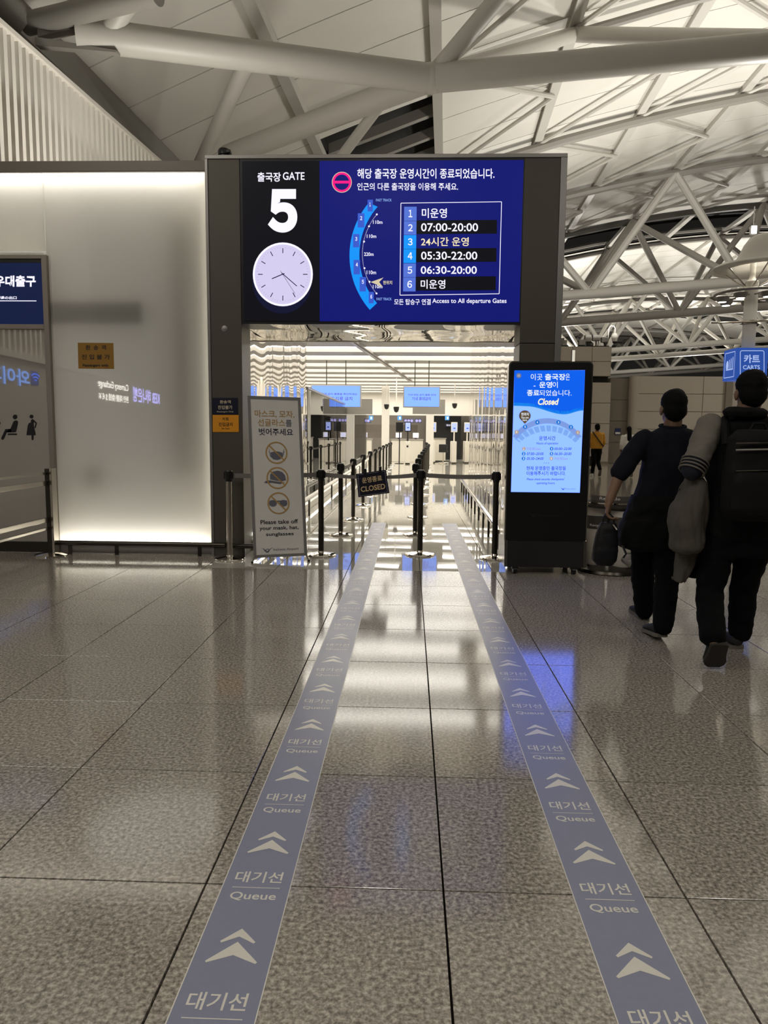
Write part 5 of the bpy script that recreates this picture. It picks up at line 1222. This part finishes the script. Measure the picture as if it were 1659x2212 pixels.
# ---- man in the navy shirt
Y1_ = 5.0
m1 = thing('person', 'person in dark navy shirt walking away with a black bag in the left hand', 'person', (1.74, 5.0, 0))
J = lambda x, y, Y: P(x, y, Y)
hd1 = J(1454, 882, 5.0)
S = {'nk': J(1453, 918, 5.0), 'sl': J(1390, 950, 5.0), 'sr': J(1518, 950, 5.0), 'el': J(1341, 1015, 4.93), 'wl': J(1316, 1082, 4.88), 'er': J(1548, 1025, 5.03), 'wr': J(1538, 1095, 5.14),
     'hl': J(1392, 1112, 5.02), 'hr': J(1444, 1112, 4.98), 'kl': J(1389, 1220, 5.16), 'kr': J(1442, 1240, 4.92), 'al': J(1391, 1318, 5.30), 'ar': J(1432, 1352, 4.76)}
bd = MB(); g, M, r_, f_ = head(bd, hd1, 1.0, (0.05, 1))
cap(bd, hd1+Vector((0, -0.02, -0.05)), 0.056, S['nk'], 0.06)
ctr = lambda x, y, Y=5.0: J(x, y, Y)
trunk(bd, [(ctr(1453, 928), 0.09, 0.06), (ctr(1453, 945), 0.17, 0.085), (ctr(1449, 985), 0.165, 0.1), (ctr(1435, 1040), 0.14, 0.095), (ctr(1420, 1095), 0.155, 0.105), (ctr(1418, 1135), 0.15, 0.1)])
for a, b, c in (('sl', 'el', 'wl'), ('sr', 'er', 'wr')): chain(bd, [(S[a], 0.056), (S[b], 0.043), (S[c], 0.03)])
for a, b, c in (('hl', 'kl', 'al'), ('hr', 'kr', 'ar')): chain(bd, [(S[a], 0.085), (S[b], 0.056), (S[c], 0.038)])
hand(bd, S['wl'], J(1310, 1110, 4.88)-S['wl'], (0.2, 1, 0), 0.95); hand(bd, S['wr'], (0, 0.3, -1), (-0.2, 1, 0), 0.5)
f1l, f1r = FL(1391, 1338), FL(1428, 1386)
for s, hl in (('al', f1l), ('ar', f1r)): cap(bd, S[s], 0.036, hl+Vector((0, 0.05, 0.06)), 0.032); cap(bd, hl+Vector((0, 0.03, 0.05)), 0.03, hl+Vector((0.01, 0.17, 0.03)), 0.022)
body1 = organic('body', bd, M_SKIN, m1, 0.0065, 3)
eyes(m1, g)
organic('hair', hair(MB(), g, M), M_HAIR, m1, 0.009, 3, 0.004, 40)
sh = MB(); trunk(sh, [(ctr(1453, 924), 0.085, 0.07), (ctr(1453, 936), 0.165, 0.1), (ctr(1452, 955), 0.2, 0.115), (ctr(1447, 1000), 0.19, 0.13), (ctr(1434, 1045), 0.172, 0.128), (ctr(1425, 1078), 0.182, 0.135)])
chain(sh, [(S['sl'], 0.074), (S['sl'].lerp(S['el'], 0.5), 0.072), (S['el'].lerp(S['wl'], 0.08), 0.066)]); chain(sh, [(S['sr'], 0.074), (S['er'].lerp(S['wr'], 0.1), 0.064)])
organic('shirt', sh, M_SHIRT, m1, 0.011, 4, 0.016, 8, 0.8)
tr = MB(); trunk(tr, [(ctr(1420, 1080), 0.17, 0.125), (ctr(1419, 1120), 0.178, 0.13), (ctr(1418, 1150), 0.165, 0.12)])
for a, b, c in (('hl', 'kl', 'al'), ('hr', 'kr', 'ar')): chain(tr, [(S[a], 0.102), (S[b], 0.084), (S[b].lerp(S[c], 0.5), 0.078), (S[c], 0.066)])
organic('trousers', tr, M_TRS, m1, 0.011, 3, 0.013)
jk = MB(); trunk(jk, [(ctr(1426, 1068), 0.19, 0.145), (ctr(1424, 1100), 0.215, 0.16), (ctr(1417, 1140), 0.25, 0.165), (ctr(1413, 1178), 0.245, 0.16), (ctr(1411, 1186), 0.21, 0.13)])
organic('tied_jacket', jk, M_JKT, m1, 0.012, 3, 0.02, 7)
MB().tube([J(1345, 1178, 4.9), J(1352, 1196, 4.88), J(1346, 1205, 4.88)], 0.008, 6).build('jacket_cord', M_BLACK, m1)
nkr = [J(1453, 921, 5.0)+Vector((0.082*math.cos(a), 0.068*math.sin(a), 0.012*math.sin(a))) for a in [2*math.pi*k/20 for k in range(21)]]
MB().tube(nkr, 0.012, 6).build('collar', M_SHIRT, m1, True)
shoe(m1, f1l+Vector((0, 0.0, 0)), f1l+Vector((0.01, 0.27, 0)), M_SHOE, M_SOLE, 0.05); shoe(m1, f1r+Vector((0, 0.0, 0.03)), f1r+Vector((0.0, 0.27, 0.0)), M_SHOE, M_SOLE, 0.052)

# hand bag
t = thing('hand_bag', 'black rounded bag hanging from the hand of the man in navy', 'bag', J(1306, 1222, 4.86))
bg = MB(); cB = lambda x, y: J(x, y, 4.86)
trunk(bg, [(cB(1314, 1128), 0.05, 0.03), (cB(1313, 1137), 0.062, 0.045), (cB(1310, 1160), 0.075, 0.055), (cB(1307, 1190), 0.085, 0.065), (cB(1305, 1210), 0.08, 0.065), (cB(1305, 1221), 0.05, 0.04)])
organic('bag_body', bg, mat('bag_black', (8, 8, 13), 0.6, spec=0.3), t, 0.008, 4, 0.006, 12)
for dx in (-0.022, 0.024):
    MB().tube([cB(1307, 1136)+Vector((dx, 0, 0)), cB(1309, 1118)+Vector((dx*0.8, 0, 0)), cB(1312, 1107)+Vector((dx*0.3, 0, 0)), cB(1316, 1118)+Vector((dx*0.8+0.01, 0, 0)), cB(1319, 1136)+Vector((dx, 0, 0))], 0.0055, 7).build('handle', M_BLACK, t, True)
MB().tube([cB(1320, 1131)+Vector((0, -0.05, 0)), cB(1324, 1137)+Vector((0, -0.055, 0)), cB(1327, 1142)+Vector((0, -0.06, 0))], 0.005, 6).build('zip_pull', M_STEEL, t)

# ---- man with backpack
m2 = thing('person', 'person with black backpack and pale sleeved jacket walking away at right edge', 'person', (1.99, 4.45, 0))
hd2 = J(1621, 847, 4.45)
V = {'nk': J(1612, 892, 4.45), 'sl': J(1534, 922, 4.45), 'sr': J(1706, 922, 4.45), 'el': J(1497, 1010, 4.36), 'wl': J(1496, 1040, 4.58), 'er': J(1735, 1020, 4.42), 'wr': J(1730, 1095, 4.5),
     'hl': J(1556, 1165, 4.45), 'hr': J(1632, 1165, 4.45), 'kl': J(1531, 1282, 4.46), 'kr': J(1607, 1268, 4.60), 'al': J(1541, 1385, 4.15), 'ar': J(1598, 1372, 4.64)}
bd = MB(); g2, M2, _, _ = head(bd, hd2, 1.02, (0.12, 1))
cap(bd, hd2+Vector((0, -0.02, -0.05)), 0.062, V['nk'], 0.066)
c2 = lambda x, y, Y=4.45: J(x, y, Y)
trunk(bd, [(c2(1615, 905), 0.1, 0.065), (c2(1618, 925), 0.185, 0.09), (c2(1614, 985), 0.18, 0.115), (c2(1604, 1070), 0.165, 0.115), (c2(1596, 1140), 0.17, 0.115), (c2(1594, 1185), 0.165, 0.11)])
for a, b, c in (('sl', 'el', 'wl'), ('sr', 'er', 'wr')): chain(bd, [(V[a], 0.06), (V[b], 0.046), (V[c], 0.032)])
for a, b, c in (('hl', 'kl', 'al'), ('hr', 'kr', 'ar')): chain(bd, [(V[a], 0.09), (V[b], 0.058), (V[c], 0.04)])
hand(bd, V['wl'], (-0.15, 0.9, -0.35), (0.6, 0.1, 0.7), 0.7); hand(bd, V['wr'], (0, 0.3, -1), (-0.2, 1, 0), 0.5)
toe2 = FL(1541, 1446); heel2 = J(1556, 1394, 4.10); f2r = FL(1592, 1402)
cap(bd, V['al'], 0.036, heel2.lerp(toe2, 0.2)+Vector((0, 0.06, 0.02)), 0.03); cap(bd, heel2.lerp(toe2, 0.3)+Vector((0, 0.04, 0.02)), 0.03, toe2+Vector((0, 0.05, 0.04)), 0.02)
cap(bd, V['ar'], 0.036, f2r+Vector((0, 0.05, 0.06)), 0.032); cap(bd, f2r+Vector((0, 0.03, 0.05)), 0.03, f2r+Vector((0.01, 0.17, 0.03)), 0.022)
organic('body', bd, M_SKIN, m2, 0.0065, 3); eyes(m2, g2)
organic('hair', hair(MB(), g2, M2, 1.04), M_HAIR, m2, 0.009, 3, 0.004, 40)
M_VEST = mat('charcoal_jacket', (13, 13, 14), 0.9, spec=0.2, noise_amt=0.15, noise_scale=25); M_SLV = mat('pale_grey_sleeve', (104, 99, 90), 0.75); M_RIB = mat('navy_rib', (18, 20, 38), 0.8)
vs_ = MB(); trunk(vs_, [(c2(1613, 898), 0.1, 0.085), (c2(1616, 912), 0.19, 0.115), (c2(1618, 935), 0.225, 0.13), (c2(1614, 1000), 0.215, 0.145), (c2(1604, 1080), 0.205, 0.145), (c2(1598, 1150), 0.215, 0.15), (c2(1597, 1165), 0.19, 0.135)])
organic('jacket', vs_, M_VEST, m2, 0.012, 4, 0.012)
sv = MB(); chain(sv, [(V['sl'], 0.083), (V['sl'].lerp(V['el'], 0.5), 0.078), (V['sl'].lerp(V['el'], 0.85), 0.072)]); organic('sleeve', sv, M_SLV, m2, 0.011, 3, 0.01)
sv = MB(); chain(sv, [(V['sr'], 0.083), (V['er'], 0.068), (V['wr'], 0.05)]); organic('sleeve', sv, M_SLV, m2, 0.011, 3, 0.01)
cf = MB(); chain(cf, [(V['sl'].lerp(V['el'], 0.86), 0.073), (V['el'], 0.07), (V['el'].lerp(V['wl'], 0.25), 0.062)]); cuff = organic('cuff', cf, M_RIB, m2, 0.011, 3, 0.004)
for k in range(4):
    c = V['sl'].lerp(V['el'], 0.86+0.075*k); ax = (V['el']-V['sl']).normalized(); u = ax.cross(Vector((0, 1, 0))).normalized(); w = ax.cross(u)
    MB().tube([c+(u*math.cos(a)+w*math.sin(a))*(0.0775-0.0015*k) for a in [2*math.pi*q/20 for q in range(21)]], 0.0055, 6).build('stripe', M_SLV, cuff, True)
tr = MB(); trunk(tr, [(c2(1597, 1140), 0.19, 0.135), (c2(1595, 1175), 0.195, 0.14), (c2(1594, 1200), 0.18, 0.13)])
for a, b, c in (('hl', 'kl', 'al'), ('hr', 'kr', 'ar')): chain(tr, [(V[a], 0.105), (V[b], 0.082), (V[b].lerp(V[c], 0.5), 0.078), (V[b].lerp(V[c], 0.9), 0.074)])
organic('trousers', tr, M_TRS, m2, 0.011, 3, 0.014)
hdm = MB(); trunk(hdm, [(c2(1610, 902, 4.36), 0.12, 0.05), (c2(1610, 888, 4.36), 0.13, 0.06), (c2(1610, 880, 4.37), 0.1, 0.045)]); organic('hood', hdm, M_VEST, m2, 0.011, 3, 0.012)
shoe(m2, heel2, toe2+Vector((0, 0.0, 0.012)), M_SHOE, mat('dark_sole', (42, 39, 34), 0.8), 0.056); shoe(m2, f2r, f2r+Vector((0.01, 0.28, 0)), M_SHOE, M_SOLE, 0.054)
# backpack
t = thing('backpack', 'black backpack with a pocket and straps on the back of the right-hand man', 'backpack', c2(1632, 1125, 4.22))
M_PACK = mat('pack_black', (7, 7, 8), 0.75, spec=0.25, noise_amt=0.15, noise_scale=60)
bp = MB(); trunk(bp, [(c2(1640, 928, 4.21), 0.12, 0.06), (c2(1639, 945, 4.21), 0.16, 0.085), (c2(1634, 1030, 4.205), 0.185, 0.098), (c2(1630, 1100, 4.21), 0.185, 0.095), (c2(1629, 1124, 4.215), 0.15, 0.07)], e=3.2)
organic('pack_body', bp, M_PACK, t, 0.011, 3, 0.006)
bp = MB(); trunk(bp, [(c2(1638, 1020, 4.11), 0.12, 0.03), (c2(1636, 1040, 4.105), 0.14, 0.04), (c2(1634, 1100, 4.105), 0.14, 0.04), (c2(1633, 1112, 4.11), 0.11, 0.03)], e=3.5); organic('front_pocket', bp, M_PACK, t, 0.011, 2, 0.004)
for y in (958, 972, 1018): MB().tube([c2(1590, y, 4.115), c2(1640, y-1, 4.10), c2(1690, y-2, 4.115)], 0.005, 6).build('zip_line', M_GREYP if y == 972 else M_DSTEEL, t)
for x in (1568, 1668): MB().tube([c2(x, 960, 4.30), c2(x-2, 925, 4.325), c2(x-2, 905, 4.40), c2(x, 915, 4.52), c2(x, 960, 4.60)], 0.022, 8).build('strap', M_PACK, t, True)
MB().tube([c2(1620, 930, 4.22), c2(1628, 915, 4.22), c2(1650, 915, 4.22), c2(1658, 930, 4.22)], 0.009, 6).build('grab_loop', M_PACK, t, True)
# coat over the arm
t = thing('draped_coat', 'greyish coat draped over the left forearm of the man with the backpack', 'coat', J(1470, 1260, 4.45))
co = MB()
def drape(col):
    rs = []
    for x, y, Yd, hw, hdp in col: rs.append((J(x, y, Yd), hw, hdp))
    trunk(co, rs, 20, 2.2)
drape([(1499, 1028, 4.47, 0.035, 0.1), (1502, 1040, 4.47, 0.05, 0.13), (1497, 1062, 4.47, 0.075, 0.14), (1488, 1095, 4.46, 0.1, 0.14), (1483, 1130, 4.45, 0.105, 0.13), (1485, 1160, 4.45, 0.1, 0.125), (1481, 1180, 4.45, 0.095, 0.12), (1476, 1190, 4.45, 0.075, 0.09)])
drape([(1492, 1165, 4.52, 0.08, 0.07), (1483, 1200, 4.52, 0.062, 0.06), (1473, 1235, 4.52, 0.052, 0.05), (1466, 1258, 4.52, 0.042, 0.045)])
organic('cloth', co, mat('coat_grey', (74, 69, 61), 0.85), t, 0.009, 4, 0.034, 13, 0.3)
dk = MB(); trunk(dk, [(J(1510, 1150, 4.60), 0.08, 0.05), (J(1506, 1200, 4.60), 0.085, 0.05), (J(1503, 1248, 4.60), 0.06, 0.04)]); organic('lining', dk, M_JKT, t, 0.012, 3, 0.02, 10)

# ---- two people far off
def walker(name, label, x, y, Yc, top_m, hgt, hair_long=False, skirt=False, bag=True):
    t = thing('person', label, 'person', (x, Yc, 0)); k = hgt/1.72; o = Vector((x, Yc, 0)); q = lambda a, b, c: o+Vector((a, b, c))*k
    b = MB(); g, M, _, _ = head(b, q(0, 0, 1.58), k, (0, 1)); cap(b, q(0, -0.01, 1.5), 0.055*k, q(0, -0.01, 1.42), 0.06*k)
    trunk(b, [(q(0, 0, 1.42), 0.1*k, 0.06*k), (q(0, 0, 1.36), 0.17*k, 0.09*k), (q(0, 0, 1.15), 0.15*k, 0.1*k), (q(0, 0, 0.95), 0.15*k, 0.1*k), (q(0, 0, 0.82), 0.15*k, 0.1*k)])
    for s in (-1, 1):
        chain(b, [(q(0.19*s, 0, 1.36), 0.05*k), (q(0.24*s, 0.02*s, 1.1), 0.04*k), (q(0.2*s, 0.14, 0.9), 0.028*k)]); hand(b, q(0.2*s, 0.14, 0.9), (0, 0.2, -1), (-s*0.2, 1, 0), 0.5, k)
        chain(b, [(q(0.085*s, 0, 0.88), 0.085*k), (q(0.09*s, 0.1*s, 0.47), 0.056*k), (q(0.09*s, 0.06 if s < 0 else -0.2, 0.1 if s < 0 else 0.2), 0.036*k)])
    organic('body', b, M_SKIN, t, 0.014, 2); eyes(t, g, k); h = hair(MB(), g, M, k)
    if hair_long: cap(h, q(0, -0.07, 1.55), 0.07*k, q(0, -0.1, 1.28), 0.08*k)
    organic('hair', h, M_HAIR, t, 0.014, 2)
    s_ = MB(); trunk(s_, [(q(0, 0, 1.45), 0.1*k, 0.08*k), (q(0, 0, 1.37), 0.2*k, 0.11*k), (q(0, 0, 1.12), 0.185*k, 0.13*k), (q(0, 0, 0.9), 0.19*k, 0.135*k)])
    for s in (-1, 1): chain(s_, [(q(0.19*s, 0, 1.36), 0.066*k), (q(0.24*s, 0.02*s, 1.1), 0.058*k), (q(0.215*s, 0.1, 0.97), 0.047*k)])
    organic('shirt', s_, top_m, t, 0.014, 2, 0.01)
    p_ = MB()
    if skirt: trunk(p_, [(q(0, 0, 0.98), 0.16*k, 0.12*k), (q(0, 0, 0.7), 0.2*k, 0.15*k), (q(0, 0, 0.45), 0.22*k, 0.16*k)])
    else: trunk(p_, [(q(0, 0, 0.98), 0.17*k, 0.12*k), (q(0, 0, 0.8), 0.175*k, 0.12*k)])
    if not skirt:
        for s in (-1, 1): chain(p_, [(q(0.085*s, 0, 0.86), 0.1*k), (q(0.09*s, 0.1*s, 0.47), 0.075*k), (q(0.09*s, 0.06 if s < 0 else -0.2, 0.14 if s < 0 else 0.24), 0.058*k)])
    organic('skirt' if skirt else 'trousers', p_, M_TRS, t, 0.014, 2, 0.01)
    shoe(t, q(-0.09, 0.02, 0.0), q(-0.09, 0.28, 0.0), M_WHITE, M_WHITE, 0.045*k); shoe(t, q(0.09, -0.26, 0.21), q(0.09, -0.16, 0.01), M_WHITE, M_SOLE, 0.045*k)
    if bag: MB().tube([q(-0.16, -0.06, 1.45), q(-0.08, -0.145, 1.32), q(0.1, -0.16, 1.08), q(0.2, -0.08, 0.98)], 0.018*k, 6).build('shoulder_strap', M_BLACK, t, True)
    return t
w1 = FL(1286, 1029)
walker('person', 'person in mustard yellow shirt with black crossbody strap walking far beyond the kiosk', w1.x, w1.y, w1.y, mat('mustard', (196, 138, 36), 0.8), 1.70)
w2 = FL(1354, 1031)
walker('person', 'person with long dark hair and white top, half hidden by the navy shirted man', w2.x, w2.y, w2.y, mat('white_cloth', (228, 224, 216), 0.8), 1.62, True, False, False)
p = FL(1277, 1010)
t = thing('suitcase', 'small black suitcase standing beside the person in mustard shirt', 'suitcase', p)
MB().box(p.x-0.16, p.y, 0.06, p.x+0.16, p.y+0.22, 0.46, 0.03).build('shell', M_BLACK, t)
for s in (-0.12, 0.12): MB().lathe([(0, -0.015), (0.03, -0.015), (0.03, 0.015), (0, 0.015)], (0, 0, 0), 10).xf(Matrix.Translation((p.x+s, p.y+0.1, 0.03))@Matrix.Rotation(math.pi/2, 4, 'Y')).build('wheel', M_BLACK, t)
MB().tube([(p.x-0.08, p.y+0.18, 0.44), (p.x-0.08, p.y+0.18, 0.85), (p.x+0.08, p.y+0.18, 0.85), (p.x+0.08, p.y+0.18, 0.44)], 0.01, 6).build('handle', M_DSTEEL, t)
